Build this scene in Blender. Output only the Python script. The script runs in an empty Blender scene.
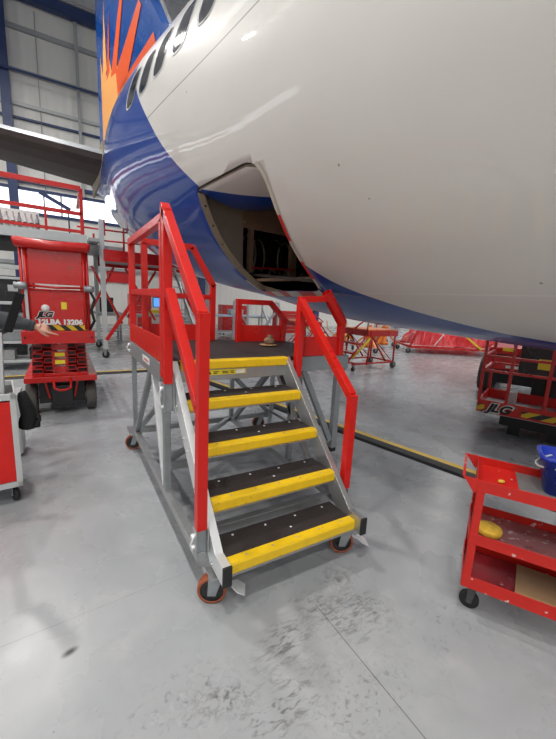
import bpy, bmesh, math, random
from mathutils import Vector, Matrix, Euler
random.seed(7)
S = bpy.context.scene
COL = S.collection
V = Vector
R = math.radians

# ---------------------------------------------------------------- camera
P_F, PITCH, ROLL, YAW = 355.889, 0.188149, 0.0515787, 0.54201
CAM = V((-0.612378, -1.366094, 1.492435))
fw = V((math.sin(YAW)*math.cos(PITCH), math.cos(YAW)*math.cos(PITCH), -math.sin(PITCH)))
rt0 = V((math.cos(YAW), -math.sin(YAW), 0)); up0 = rt0.cross(fw)
rt = rt0*math.cos(ROLL)+up0*math.sin(ROLL); up = -rt0*math.sin(ROLL)+up0*math.cos(ROLL)
cd = bpy.data.cameras.new('camera'); cam = bpy.data.objects.new('camera', cd); COL.objects.link(cam)
cam.matrix_world = Matrix(((rt.x, up.x, -fw.x, CAM.x), (rt.y, up.y, -fw.y, CAM.y), (rt.z, up.z, -fw.z, CAM.z), (0, 0, 0, 1)))
cd.sensor_fit = 'HORIZONTAL'; cd.sensor_width = 36; cd.lens = P_F/556*36; cd.clip_start = 0.02; cd.clip_end = 300
S.camera = cam

# ---------------------------------------------------------------- materials
def nt(name):
    m = bpy.data.materials.new(name); m.use_nodes = True
    t = m.node_tree; return m, t, t.nodes['Principled BSDF']
def paint(name, col, rough=.4, metal=0., var=.12, scale=9., rvar=.12, bump=.0, coat=0., chips=None, spec=.5, chipamt=.62, chipscale=14):
    m, t, b = nt(name); N, L = t.nodes, t.links
    tc = N.new('ShaderNodeTexCoord'); n = N.new('ShaderNodeTexNoise'); n.inputs['Scale'].default_value = scale; n.inputs['Detail'].default_value = 5
    L.new(tc.outputs['Object'], n.inputs['Vector'])
    mx = N.new('ShaderNodeMix'); mx.data_type = 'RGBA'; c = col
    mx.inputs[6].default_value = (c[0]*(1-var), c[1]*(1-var), c[2]*(1-var), 1); mx.inputs[7].default_value = (min(1, c[0]*(1+var)), min(1, c[1]*(1+var)), min(1, c[2]*(1+var)), 1)
    L.new(n.outputs['Fac'], mx.inputs[0]); out = mx.outputs[2]
    if chips:
        n2 = N.new('ShaderNodeTexNoise'); n2.inputs['Scale'].default_value = chipscale; n2.inputs['Detail'].default_value = 8; L.new(tc.outputs['Object'], n2.inputs['Vector'])
        r = N.new('ShaderNodeValToRGB'); r.color_ramp.elements[0].position = chipamt; r.color_ramp.elements[1].position = chipamt+.03; L.new(n2.outputs['Fac'], r.inputs[0])
        m2 = N.new('ShaderNodeMix'); m2.data_type = 'RGBA'; L.new(r.outputs[0], m2.inputs[0]); L.new(out, m2.inputs[6]); m2.inputs[7].default_value = (*chips, 1); out = m2.outputs[2]
    L.new(out, b.inputs['Base Color'])
    mr = N.new('ShaderNodeMapRange'); mr.inputs[3].default_value = max(.02, rough-rvar); mr.inputs[4].default_value = min(1, rough+rvar); L.new(n.outputs['Fac'], mr.inputs[0]); L.new(mr.outputs[0], b.inputs['Roughness'])
    b.inputs['Metallic'].default_value = metal; b.inputs['Coat Weight'].default_value = coat; b.inputs['Coat Roughness'].default_value = .05; b.inputs['Specular IOR Level'].default_value = spec
    if bump:
        bp = N.new('ShaderNodeBump'); bp.inputs['Strength'].default_value = bump; bp.inputs['Distance'].default_value = .01; L.new(n.outputs['Fac'], bp.inputs['Height']); L.new(bp.outputs[0], b.inputs['Normal'])
    return m
def emit(name, col, s):
    m, t, b = nt(name); b.inputs['Base Color'].default_value = (*col, 1); b.inputs['Emission Color'].default_value = (*col, 1); b.inputs['Emission Strength'].default_value = s; b.inputs['Roughness'].default_value = .3
    return m
M = {}
M['red'] = paint('red_powder_coat', (.64, .010, .006), .32, var=.12, coat=.08, spec=.4)
M['red_lift'] = paint('red_lift_paint', (.56, .010, .007), .30, var=.15, scale=5, coat=.1, chips=(.32, .06, .045), chipamt=.68)
M['red_trolley'] = paint('worn_red_trolley_paint', (.56, .014, .008), .36, scale=14, chips=(.62, .52, .47), chipamt=.665, chipscale=22)
M['tray_floor'] = paint('scratched_bare_tray_metal', (.20, .19, .185), .5, metal=.3, var=.35, scale=16, chips=(.5, .12, .1), chipamt=.62, chipscale=11)
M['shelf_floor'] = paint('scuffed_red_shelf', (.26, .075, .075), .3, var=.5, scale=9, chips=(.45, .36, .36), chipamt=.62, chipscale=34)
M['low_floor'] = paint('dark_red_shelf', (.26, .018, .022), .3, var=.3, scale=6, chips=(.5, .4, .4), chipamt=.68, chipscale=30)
M['dark_metal'] = paint('dark_caster_steel', (.10, .10, .105), .45, metal=.5)
M['alu'] = paint('brushed_aluminium', (.43, .44, .44), .36, metal=.75, var=.12, scale=30)
M['alu_light'] = paint('bright_aluminium', (.80, .82, .83), .35, metal=.45, var=.06, scale=30)
M['galv'] = paint('galvanised_steel', (.33, .35, .365), .45, metal=.6, var=.2, scale=20)
M['grey_steel'] = paint('grey_painted_steel', (.36, .37, .38), .45, var=.15)
M['light_steel'] = paint('pale_grey_painted_steel', (.50, .52, .52), .45, var=.1)
M['tread'] = paint('brown_grip_board', (.028, .021, .020), .6, var=.35, scale=120, bump=.25)
M['yellow'] = paint('worn_yellow_paint', (.86, .55, .010), .38, var=.10, scale=22, chips=(.55, .34, .02), chipamt=.67, chipscale=30)
M['yellow_tape'] = paint('yellow_sticker', (.85, .68, .03), .4, var=.1)
M['black'] = paint('black_rubber', (.014, .014, .015), .6, var=.3)
M['black_gloss'] = paint('black_plastic', (.012, .012, .013), .3, var=.2)
M['matt_black'] = paint('matt_black', (.010, .010, .011), .7, var=.2, spec=.2)
M['black_cloth'] = paint('black_cloth', (.010, .010, .011), .95, var=.4, scale=60, bump=.4)
M['orange_pu'] = paint('brown_orange_polyurethane_tyre', (.30, .075, .03), .5, var=.3)
M['tyre'] = paint('dusty_grey_tyre', (.085, .080, .074), .75, var=.3, scale=30)
M['white'] = paint('white_paint', (.78, .78, .76), .4, var=.04)
M['blue'] = paint('blue_paint', (.006, .085, .38), .25, var=.1, scale=2, coat=.6)
M['blue_col'] = paint('blue_steel_paint', (.018, .04, .13), .45, var=.1)
M['blue_plastic'] = paint('blue_plastic', (.006, .03, .36), .3, var=.1)
M['orange'] = paint('orange_livery', (.92, .27, .03), .35, var=.02, rvar=.01)
M['redorange'] = paint('red_orange_livery', (.85, .12, .03), .35, var=.02, rvar=.01)
M['peach'] = paint('pale_orange_livery', (.98, .46, .14), .35, var=.02, rvar=.01)
M['jamb'] = paint('beige_primer', (.36, .29, .20), .5, var=.25, scale=25)
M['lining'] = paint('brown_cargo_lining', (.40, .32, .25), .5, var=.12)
M['dark_lining_jamb_shade'] = paint('dark_hold_lining_and_jamb_shade', (.05, .038, .03), .6, var=.4)
M['frame_brown'] = paint('tan_frame', (.38, .24, .15), .5, var=.2)
M['net'] = paint('black_netting', (.012, .012, .012), .8, var=.4, scale=50)
M['tape_red'] = paint('red_tape', (.62, .02, .02), .4)
M['tape_white'] = paint('white_tape', (.62, .56, .48), .4)
M['glass'] = paint('dark_cabin_window', (.045, .048, .055), .08, var=.2, coat=.5)
M['chrome'] = paint('polished_leading_edge', (.75, .76, .78), .18, metal=1., var=.05)
M['stab'] = paint('grey_brown_underside', (.085, .068, .062), .65, var=.35, scale=3, spec=.25)
M['skin'] = paint('skin', (.62, .33, .23), .5, var=.08, scale=20)
M['sleeve'] = paint('grey_work_jacket', (.055, .062, .070), .9, var=.3, scale=40, bump=.3)
M['sponge'] = paint('yellow_sponge', (.66, .40, .04), .9, var=.35, scale=40, bump=.6)
M['cardboard'] = paint('brown_board', (.36, .22, .11), .6, var=.15, scale=6)
M['camo'] = paint('mottled_brown_cloth', (.22, .14, .085), .9, var=.8, scale=40)
M['sticker'] = paint('pale_sticker', (.7, .68, .6), .5, var=.1)
M['hair'] = paint('dark_hair', (.02, .014, .01), .7)
M['trousers'] = paint('dark_trousers', (.02, .024, .035), .9)
M['red_cover'] = paint('glossy_red_plastic_sheet', (.72, .03, .04), .25, var=.2, scale=6, coat=.4)
M['orange_eq'] = paint('orange_equipment_paint', (.85, .22, .02), .4, var=.2)
M['wallpanel'] = None
M['bulb'] = emit('lit_lamp', (1, .98, .95), 60)

def hazard(name):
    m, t, b = nt(name); N, L = t.nodes, t.links
    tc = N.new('ShaderNodeTexCoord'); sp = N.new('ShaderNodeSeparateXYZ'); L.new(tc.outputs['Object'], sp.inputs[0])
    a = N.new('ShaderNodeMath'); a.operation = 'ADD'; L.new(sp.outputs[0], a.inputs[0]); L.new(sp.outputs[2], a.inputs[1])
    a1 = N.new('ShaderNodeMath'); a1.operation = 'ADD'; L.new(a.outputs[0], a1.inputs[0]); L.new(sp.outputs[1], a1.inputs[1])
    f = N.new('ShaderNodeMath'); f.operation = 'MULTIPLY'; f.inputs[1].default_value = 7.5; L.new(a1.outputs[0], f.inputs[0])
    g = N.new('ShaderNodeMath'); g.operation = 'FRACT'; L.new(f.outputs[0], g.inputs[0])
    h = N.new('ShaderNodeMath'); h.operation = 'GREATER_THAN'; h.inputs[1].default_value = .5; L.new(g.outputs[0], h.inputs[0])
    mx = N.new('ShaderNodeMix'); mx.data_type = 'RGBA'; mx.inputs[6].default_value = (.72, .48, .02, 1); mx.inputs[7].default_value = (.02, .02, .02, 1)
    L.new(h.outputs[0], mx.inputs[0]); L.new(mx.outputs[2], b.inputs['Base Color']); b.inputs['Roughness'].default_value = .45
    return m
M['hazard'] = hazard('black_yellow_hazard_tape')

def floor_mat():
    m, t, b = nt('painted_hangar_floor'); N, L = t.nodes, t.links
    tc = N.new('ShaderNodeTexCoord'); O = tc.outputs['Object']
    def noise(sc, det=4, dist=0., vec=None, rough=.5):
        n = N.new('ShaderNodeTexNoise'); n.inputs['Scale'].default_value = sc; n.inputs['Detail'].default_value = det; n.inputs['Distortion'].default_value = dist; n.inputs['Roughness'].default_value = rough
        L.new(vec or O, n.inputs['Vector']); return n.outputs['Fac']
    def ramp(x, a, c, inv=False):
        r = N.new('ShaderNodeMapRange'); r.inputs[1].default_value = a; r.inputs[2].default_value = c; r.inputs[3].default_value = 1. if inv else 0.; r.inputs[4].default_value = 0. if inv else 1.
        L.new(x, r.inputs[0]); return r.outputs[0]
    def math_(op, x, y):
        q = N.new('ShaderNodeMath'); q.operation = op
        for i, v in enumerate((x, y)):
            if isinstance(v, (int, float)): q.inputs[i].default_value = v
            else: L.new(v, q.inputs[i])
        return q.outputs[0]
    def mix(fac, A, B):
        q = N.new('ShaderNodeMix'); q.data_type = 'RGBA'
        for i, v in ((0, fac), (6, A), (7, B)):
            if isinstance(v, tuple): q.inputs[i].default_value = (*v, 1)
            elif isinstance(v, (int, float)): q.inputs[i].default_value = v
            else: L.new(v, q.inputs[i])
        return q.outputs[2]
    c = mix(ramp(noise(1.1, 5, .6), .35, .7), (.31, .325, .34), (.385, .397, .41))
    c = mix(math_('MULTIPLY', ramp(noise(5, 6), .52, .75), .35), c, (.48, .48, .48))
    # fine dirt specks everywhere
    c = mix(math_('MULTIPLY', ramp(noise(55, 3, 0, None, .6), .70, .74), .75), c, (.09, .085, .08))
    # long faint sweeping marks
    mp = N.new('ShaderNodeMapping'); mp.inputs['Rotation'].default_value = (0, 0, R(24)); mp.inputs['Scale'].default_value = (3.5, .5, 1); L.new(O, mp.inputs[0])
    c = mix(math_('MULTIPLY', ramp(noise(1.6, 5, .4, mp.outputs[0]), .55, .75), .20), c, (.24, .245, .25))
    def spot(x, y, rx, ry, rot, sc, lo, hi, amt, col, stretch=(1, 1)):
        nonlocal c
        mpp = N.new('ShaderNodeMapping'); mpp.vector_type = 'TEXTURE'; mpp.inputs['Location'].default_value = (x, y, 0); mpp.inputs['Rotation'].default_value = (0, 0, R(rot)); mpp.inputs['Scale'].default_value = (rx, ry, 1)
        L.new(O, mpp.inputs[0]); ln = N.new('ShaderNodeVectorMath'); ln.operation = 'LENGTH'; L.new(mpp.outputs[0], ln.inputs[0])
        fall = ramp(ln.outputs['Value'], .25, 1., True)
        m2 = N.new('ShaderNodeMapping'); m2.inputs['Rotation'].default_value = (0, 0, R(-rot)); m2.inputs['Scale'].default_value = (sc*stretch[0], sc*stretch[1], 1); L.new(O, m2.inputs[0])
        k = math_('MULTIPLY', ramp(noise(1., 7, .7, m2.outputs[0], .68), lo, hi), fall)
        c = mix(math_('MULTIPLY', k, amt), c, col)
    D = (.055, .05, .045)
    spot(.50, -.30, .30, .20, -40, 30, .50, .66, .60, D, (.45, 1.5))
    spot(.62, -.30, .20, .13, -60, 44, .50, .62, .65, D, (.5, 1.5))
    spot(.62, -.08, .16, .12, 0, 26, .46, .64, .6, D)
    spot(.42, -.22, .22, .12, -55, 38, .50, .64, .6, D, (.6, 1.3))
    spot(.16, -.26, .22, .12, 20, 34, .48, .60, .65, D, (.45, 1.4))
    spot(.02, -.48, .30, .14, 10, 34, .51, .62, .6, D, (.5, 1.3))
    spot(-.16, -.36, .16, .08, -20, 38, .48, .60, .6, D)
    spot(-.30, -.30, .30, .16, 0, 34, .54, .66, .55, D)
    spot(.30, -.62, .35, .18, 10, 34, .53, .66, .5, D)
    spot(.95, -.55, .35, .2, 0, 26, .58, .66, .6, D)
    spot(-.669, .118, .040, .022, 20, 45, .30, .36, 1., (.04, .038, .036))
    spot(4.2, 1.6, 1.3, .9, -60, 5, .45, .6, .55, (.10, .10, .105), (.5, 2))
    # expansion joints
    def seam(x0, y0, x1, y1, w, amt=.8):
        nonlocal c
        d = V((x1-x0, y1-y0)); Ls = d.length; ang = math.atan2(d.y, d.x)
        mpp = N.new('ShaderNodeMapping'); mpp.vector_type = 'TEXTURE'; mpp.inputs['Location'].default_value = ((x0+x1)/2, (y0+y1)/2, 0); mpp.inputs['Rotation'].default_value = (0, 0, ang); L.new(O, mpp.inputs[0])
        sp = N.new('ShaderNodeSeparateXYZ'); L.new(mpp.outputs[0], sp.inputs[0])
        ax = math_('ABSOLUTE', sp.outputs[0], 0.); ay = math_('ABSOLUTE', sp.outputs[1], 0.)
        k = math_('MULTIPLY', math_('LESS_THAN', ax, Ls/2), ramp(ay, w*.4, w, True))
        c = mix(math_('MULTIPLY', k, amt), c, (.07, .068, .065))
    seam(.40, -.17, .425, -2.2, .0028)
    seam(-6, -.10, .15, .355, .0018, .5)
    seam(.656, 1.927, .70, 6, .003, .6); seam(-3, 3.0, 8, 3.4, .003, .4); seam(3.6, -4, 3.9, 12, .003, .4)
    L.new(c, b.inputs['Base Color'])
    rr = N.new('ShaderNodeMapRange'); rr.inputs[3].default_value = .19; rr.inputs[4].default_value = .36; L.new(noise(3, 6), rr.inputs[0]); L.new(rr.outputs[0], b.inputs['Roughness'])
    bp = N.new('ShaderNodeBump'); bp.inputs['Strength'].default_value = .15; bp.inputs['Distance'].default_value = .004; L.new(noise(18, 4), bp.inputs['Height']); L.new(bp.outputs[0], b.inputs['Normal'])
    b.inputs['Specular IOR Level'].default_value = .45
    return m
M['floor'] = floor_mat()

def clad(name, col, step=.333, axis=0, col2=None):
    m, t, b = nt(name); N, L = t.nodes, t.links
    tc = N.new('ShaderNodeTexCoord'); sp = N.new('ShaderNodeSeparateXYZ'); L.new(tc.outputs['Object'], sp.inputs[0])
    w = N.new('ShaderNodeMath'); w.operation = 'MULTIPLY'; w.inputs[1].default_value = 2*math.pi/step; L.new(sp.outputs[axis], w.inputs[0])
    s = N.new('ShaderNodeMath'); s.operation = 'SINE'; L.new(w.outputs[0], s.inputs[0])
    bp = N.new('ShaderNodeBump'); bp.inputs['Strength'].default_value = .35; bp.inputs['Distance'].default_value = .02; L.new(s.outputs[0], bp.inputs['Height']); L.new(bp.outputs[0], b.inputs['Normal'])
    n = N.new('ShaderNodeTexNoise'); n.inputs['Scale'].default_value = .6; n.inputs['Detail'].default_value = 4; L.new(tc.outputs['Object'], n.inputs[0])
    mx = N.new('ShaderNodeMix'); mx.data_type = 'RGBA'; mx.inputs[6].default_value = (*[x*.88 for x in col], 1); mx.inputs[7].default_value = (*col, 1); L.new(n.outputs['Fac'], mx.inputs[0])
    L.new(mx.outputs[2], b.inputs['Base Color']); b.inputs['Roughness'].default_value = .5
    return m
M['clad'] = clad('wall_cladding', (.82, .81, .77)); M['clady'] = clad('wall_cladding_side', (.7, .7, .67), axis=1)
M['roof'] = clad('roof_sheeting', (.66, .67, .68), axis=0)
M['skypane'] = emit('daylit_glazing', (.93, .97, 1.), 2.4)
M['rooflight'] = emit('daylit_rooflight', (.93, .97, 1.), 1.2)

def fus_mat():
    """white over blue livery; the stripe is looked up from the stored station/height of the skin (UV)"""
    m, t, b = nt('aircraft_livery_paint'); N, L = t.nodes, t.links
    uv = N.new('ShaderNodeUVMap'); uv.uv_map = 'station'; sp = N.new('ShaderNodeSeparateXYZ'); L.new(uv.outputs[0], sp.inputs[0])
    pts = [(-6, 1.21), (-1, 1.23), (.3, 1.285), (.67, 1.325), (.98, 1.36), (1.39, 1.445), (1.756, 1.546), (2.05, 1.653), (2.29, 1.80), (2.8, 2.12), (3.32, 2.51), (3.77, 2.874), (4.2, 3.318), (4.73, 3.865), (5.2, 4.5), (5.7, 5.6)]
    mr = N.new('ShaderNodeMapRange'); mr.inputs[1].default_value = -6; mr.inputs[2].default_value = 6; L.new(sp.outputs[0], mr.inputs[0])
    fc = N.new('ShaderNodeFloatCurve'); cv = fc.mapping.curves[0]
    XY = [((x+6)/12, (y-1)/5) for x, y in pts]
    cv.points[0].location = XY[0]; cv.points[1].location = (1, 1)
    for q in XY[1:]: cv.points.new(*q)
    for pnt in cv.points: pnt.handle_type = 'AUTO'
    fc.mapping.use_clip = False; fc.mapping.update()
    L.new(mr.outputs[0], fc.inputs['Value'])
    mz = N.new('ShaderNodeMapRange'); mz.inputs[1].default_value = 1; mz.inputs[2].default_value = 6; mz.clamp = False; L.new(sp.outputs[1], mz.inputs[0])
    df = N.new('ShaderNodeMath'); df.operation = 'SUBTRACT'; L.new(fc.outputs[0], df.inputs[0]); L.new(mz.outputs[0], df.inputs[1])
    st = N.new('ShaderNodeMapRange'); st.inputs[1].default_value = -.0006; st.inputs[2].default_value = .0006; L.new(df.outputs[0], st.inputs[0])
    tc = N.new('ShaderNodeTexCoord'); n = N.new('ShaderNodeTexNoise'); n.inputs['Scale'].default_value = 1.3; n.inputs['Detail'].default_value = 5; L.new(tc.outputs['Object'], n.inputs[0])
    w = N.new('ShaderNodeMix'); w.data_type = 'RGBA'; w.inputs[6].default_value = (.75, .725, .68, 1); w.inputs[7].default_value = (.82, .80, .76, 1); L.new(n.outputs['Fac'], w.inputs[0])
    # lap joint line and the odd speck
    def line(z0, wd, amt, prev, lc=(.12, .12, .12)):
        a = N.new('ShaderNodeMath'); a.operation = 'SUBTRACT'; a.inputs[1].default_value = z0; L.new(sp.outputs[1], a.inputs[0])
        c = N.new('ShaderNodeMath'); c.operation = 'ABSOLUTE'; L.new(a.outputs[0], c.inputs[0])
        d = N.new('ShaderNodeMapRange'); d.inputs[1].default_value = 0; d.inputs[2].default_value = wd; d.inputs[3].default_value = amt; d.inputs[4].default_value = 0; L.new(c.outputs[0], d.inputs[0])
        x = N.new('ShaderNodeMix'); x.data_type = 'RGBA'; L.new(d.outputs[0], x.inputs[0]); L.new(prev, x.inputs[6]); x.inputs[7].default_value = (*lc, 1); return x.outputs[2]
    wc = line(3.325, .009, .8, w.outputs[2]); wc = line(1.592, .006, .55, wc, (.95, .94, .9))
    n2 = N.new('ShaderNodeTexVoronoi'); n2.inputs['Scale'].default_value = 4.2; L.new(tc.outputs['Object'], n2.inputs[0])
    sr = N.new('ShaderNodeMapRange'); sr.inputs[1].default_value = .03; sr.inputs[2].default_value = .04; sr.inputs[3].default_value = .7; sr.inputs[4].default_value = 0; L.new(n2.outputs[0], sr.inputs[0])
    x = N.new('ShaderNodeMix'); x.data_type = 'RGBA'; L.new(sr.outputs[0], x.inputs[0]); L.new(wc, x.inputs[6]); x.inputs[7].default_value = (.2, .19, .17, 1)
    mx = N.new('ShaderNodeMix'); mx.data_type = 'RGBA'; L.new(st.outputs[0], mx.inputs[0]); L.new(x.outputs[2], mx.inputs[6]); mx.inputs[7].default_value = (.003, .055, .34, 1)
    L.new(mx.outputs[2], b.inputs['Base Color'])
    b.inputs['Roughness'].default_value = .35; b.inputs['Specular IOR Level'].default_value = .2; b.inputs['Coat Weight'].default_value = .7; b.inputs['Coat Roughness'].default_value = .03
    nb = N.new('ShaderNodeTexNoise'); nb.inputs['Scale'].default_value = 2.2; nb.inputs['Detail'].default_value = 2; L.new(tc.outputs['Object'], nb.inputs[0])
    bp = N.new('ShaderNodeBump'); bp.inputs['Strength'].default_value = .35; bp.inputs['Distance'].default_value = .012; L.new(nb.outputs['Fac'], bp.inputs['Height']); L.new(bp.outputs[0], b.inputs['Normal']); L.new(bp.outputs[0], b.inputs['Coat Normal'])
    return m
M['fus'] = fus_mat()

# ---------------------------------------------------------------- mesh helpers
class MB:
    def __init__(s, bevel=0.): s.bm = bmesh.new(); s.mats = []; s.bevel = bevel; s.smooth = []
    def mi(s, m):
        m = M[m] if isinstance(m, str) else m
        if m not in s.mats: s.mats.append(m)
        return s.mats.index(m)
    def box(s, lo, hi, m, rot=None, piv=None):
        vs = [V((x, y, z)) for x in (lo[0], hi[0]) for y in (lo[1], hi[1]) for z in (lo[2], hi[2])]
        if rot is not None:
            pv = V(piv) if piv is not None else (V(lo)+V(hi))/2
            vs = [pv+rot @ (v-pv) for v in vs]
        b = [s.bm.verts.new(v) for v in vs]; k = s.mi(m)
        for f in ((0, 1, 3, 2), (4, 6, 7, 5), (0, 4, 5, 1), (2, 3, 7, 6), (0, 2, 6, 4), (1, 5, 7, 3)):
            fc = s.bm.faces.new([b[i] for i in f]); fc.material_index = k
        return s
    def hexa(s, pts, m):
        """8 corner points: bottom loop of four then top loop of four"""
        b = [s.bm.verts.new(V(p)) for p in pts]; k = s.mi(m)
        for f in ((3, 2, 1, 0), (4, 5, 6, 7), (0, 1, 5, 4), (1, 2, 6, 5), (2, 3, 7, 6), (3, 0, 4, 7)):
            s.bm.faces.new([b[i] for i in f]).material_index = k
        return s
    def prism(s, poly, d, m):
        """poly: coplanar points, extruded by vector d"""
        k = s.mi(m); A = [s.bm.verts.new(V(p)) for p in poly]; B = [s.bm.verts.new(V(p)+V(d)) for p in poly]; n = len(poly)
        s.bm.faces.new(A[::-1]).material_index = k; s.bm.faces.new(B).material_index = k
        for i in range(n): s.bm.faces.new((A[i], A[(i+1) % n], B[(i+1) % n], B[i])).material_index = k
        return s
    def bar(s, p, q, w, h, m, side=None):
        """rectangular tube from p to q; side = direction of the width w"""
        p, q = V(p), V(q); d = (q-p).normalized()
        a = V(side) if side is not None else (V((0, 0, 1)).cross(d) if abs(d.z) < .95 else V((1, 0, 0)))
        a = (a-d*a.dot(d)).normalized()*(w/2); c = d.cross(a).normalized()*(h/2)
        s.hexa([p-a-c, p+a-c, p+a+c, p-a+c, q-a-c, q+a-c, q+a+c, q-a+c], m); return s
    def tube(s, pts, r, m, n=12, cap=True):
        pts = [V(p) for p in pts]; k = s.mi(m); rings = []; prev = None
        rs = r if isinstance(r, (list, tuple)) else [r]*len(pts)
        for i, p in enumerate(pts):
            d = (pts[min(i+1, len(pts)-1)]-pts[max(i-1, 0)]).normalized()
            if prev is None: a = d.orthogonal().normalized()
            else:
                a = (prev-d*prev.dot(d)).normalized()
            prev = a; c = d.cross(a)
            rings.append([s.bm.verts.new(p+(a*math.cos(2*math.pi*j/n)+c*math.sin(2*math.pi*j/n))*rs[i]) for j in range(n)])
        for A, B in zip(rings, rings[1:]):
            for j in range(n):
                f = s.bm.faces.new((A[j], A[(j+1) % n], B[(j+1) % n], B[j])); f.material_index = k; f.smooth = True
        if cap:
            s.bm.faces.new(rings[0][::-1]).material_index = k; s.bm.faces.new(rings[-1]).material_index = k
        return s
    def lathe(s, c, axis, prof, m, n=28):
        """prof: (radius, offset along axis) pairs, closed loop if last == first"""
        c, ax = V(c), V(axis).normalized(); a = ax.orthogonal().normalized(); b = ax.cross(a); k = s.mi(m)
        closed = prof[0] == prof[-1]; pr = prof[:-1] if closed else prof; rings = []
        for r, o in pr:
            rings.append([s.bm.verts.new(c+ax*o+(a*math.cos(2*math.pi*j/n)+b*math.sin(2*math.pi*j/n))*max(r, 1e-4)) for j in range(n)])
        rr = list(zip(rings, rings[1:]+([rings[0]] if closed else [])))
        if not closed: rr = rr[:len(rings)-1]
        for A, B in rr:
            for j in range(n):
                f = s.bm.faces.new((A[j], A[(j+1) % n], B[(j+1) % n], B[j])); f.material_index = k; f.smooth = True
        return s
    def sphere(s, c, r, m, sc=(1, 1, 1), rot=None, sub=2):
        mat = Matrix.Translation(V(c)) @ ((rot or Matrix.Identity(3)).to_4x4()) @ Matrix.Diagonal((r*sc[0], r*sc[1], r*sc[2], 1))
        g = bmesh.ops.create_icosphere(s.bm, subdivisions=sub, radius=1, matrix=mat); k = s.mi(m)
        for v in g['verts']:
            for f in v.link_faces: f.material_index = k; f.smooth = True
        return s

LOC = {}
def wloc(o):
    m = Matrix.Identity(4); ch = []
    while o is not None: ch.append(o); o = o.parent
    for q in reversed(ch): m = m @ (Matrix.Translation(q.location) @ q.rotation_euler.to_matrix().to_4x4())
    return m
def put(name, mb, parent=None, loc=None, bevel=None, label=None, segs=2):
    """links everything collected in mb as ONE mesh object; geometry was given in world coordinates"""
    me = bpy.data.meshes.new(name); bmesh.ops.recalc_face_normals(mb.bm, faces=mb.bm.faces)
    o = bpy.data.objects.new(name, me); COL.objects.link(o)
    if parent is not None:
        o.parent = parent; mb.bm.transform(wloc(parent).inverted())
    elif loc is not None:
        o.location = loc; mb.bm.transform(Matrix.Translation(-V(loc)))
    mb.bm.to_mesh(me); mb.bm.free()
    for m in mb.mats: me.materials.append(m)
    bv = mb.bevel if bevel is None else bevel
    if bv:
        md = o.modifiers.new('edge', 'BEVEL'); md.width = bv; md.segments = segs; md.limit_method = 'ANGLE'; md.angle_limit = R(40); md.harden_normals = False
    if label: o['label'] = label
    return o
def empty(name, loc, label, cat, group=None, rz=0.):
    o = bpy.data.objects.new(name, None); COL.objects.link(o); o.location = loc; o.rotation_euler = (0, 0, rz); o.empty_display_size = .1
    o['label'] = label; o['category'] = cat
    if group: o['group'] = group
    return o
def tag(o, label, cat, group=None):
    o['label'] = label; o['category'] = cat
    if group: o['group'] = group
    return o
def copy_tree(o, parent=None):
    c = o.copy(); COL.objects.link(c); c.parent = parent
    for ch in [x for x in bpy.data.objects if x.parent == o]: copy_tree(ch, c)
    return c
def text(name, body, origin, xdir, ydir, size, m, parent, depth=.002, shear=0., bold=0., sx=1.):
    cu = bpy.data.curves.new(name, 'FONT'); cu.body = body; cu.size = size; cu.extrude = depth; cu.shear = shear; cu.offset = bold; cu.resolution_u = 4
    tmp = bpy.data.objects.new(name, cu); COL.objects.link(tmp)
    dg = bpy.context.evaluated_depsgraph_get(); me = bpy.data.meshes.new_from_object(tmp.evaluated_get(dg)); bpy.data.objects.remove(tmp); bpy.data.curves.remove(cu)
    x, y = V(xdir).normalized(), V(ydir).normalized(); y = (y-x*x.dot(y)).normalized(); z = x.cross(y); x = x*sx
    o_ = V(origin)
    mt = Matrix(((x.x, y.x, z.x, o_.x), (x.y, y.y, z.y, o_.y), (x.z, y.z, z.z, o_.z), (0, 0, 0, 1)))
    me.transform(wloc(parent).inverted() @ mt); me.materials.clear(); me.materials.append(M[m])
    o = bpy.data.objects.new(name, me); COL.objects.link(o); o.parent = parent; return o
def struct(name, mb, **k):
    o = put(name, mb, **k); o['kind'] = 'structure'; return o
# ================================================================ SETTING
X0, X1, Y0, Y1, ZE = -16., 46., -24., 18., 12.75
def roofz(y): return ZE + .12*(Y1-y) if y > -3 else ZE+.12*21-.12*(-3-y)
struct('floor', MB().box((X0-1, Y0-1, -.2), (X1+1, Y1+1, 0), 'floor'))
WB, WT = 4.65, 5.6
b = MB(); b.box((X0-.3, Y1, 0), (X1+.3, Y1+.2, WB), 'clad'); b.box((X0-.3, Y1, WT), (X1+.3, Y1+.2, ZE+1), 'clad'); struct('wall_back', b)
b = MB(); b.box((X0-.3, Y0-.2, 0), (X1+.3, Y0, 2.6), 'clad'); b.box((X0-.3, Y0-.2, 5.4), (X1+.3, Y0, ZE+1), 'clad'); struct('wall_front', b)
b = MB(); b.box((X0-.2, Y0, 0), (X0, Y1, 5.0), 'clady'); b.box((X0-.2, Y0, 5.0), (X0, 13.2, 6.2), 'clady'); b.box((X0-.2, Y0, 6.2), (X0, Y1, 16), 'clady'); struct('wall_left', b)
b = MB(); b.box((X1, Y0, 0), (X1+.2, Y1, 4.6), 'clady'); b.box((X1, Y0, 6.4), (X1+.2, Y1, 16), 'clady'); struct('wall_right', b)
b = MB()
b.hexa([(X0-.3, -3, roofz(-3)), (X1+.3, -3, roofz(-3)), (X1+.3, Y1+.3, roofz(Y1)), (X0-.3, Y1+.3, roofz(Y1)), (X0-.3, -3, roofz(-3)+.2), (X1+.3, -3, roofz(-3)+.2), (X1+.3, Y1+.3, roofz(Y1)+.2), (X0-.3, Y1+.3, roofz(Y1)+.2)], 'roof')
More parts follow.
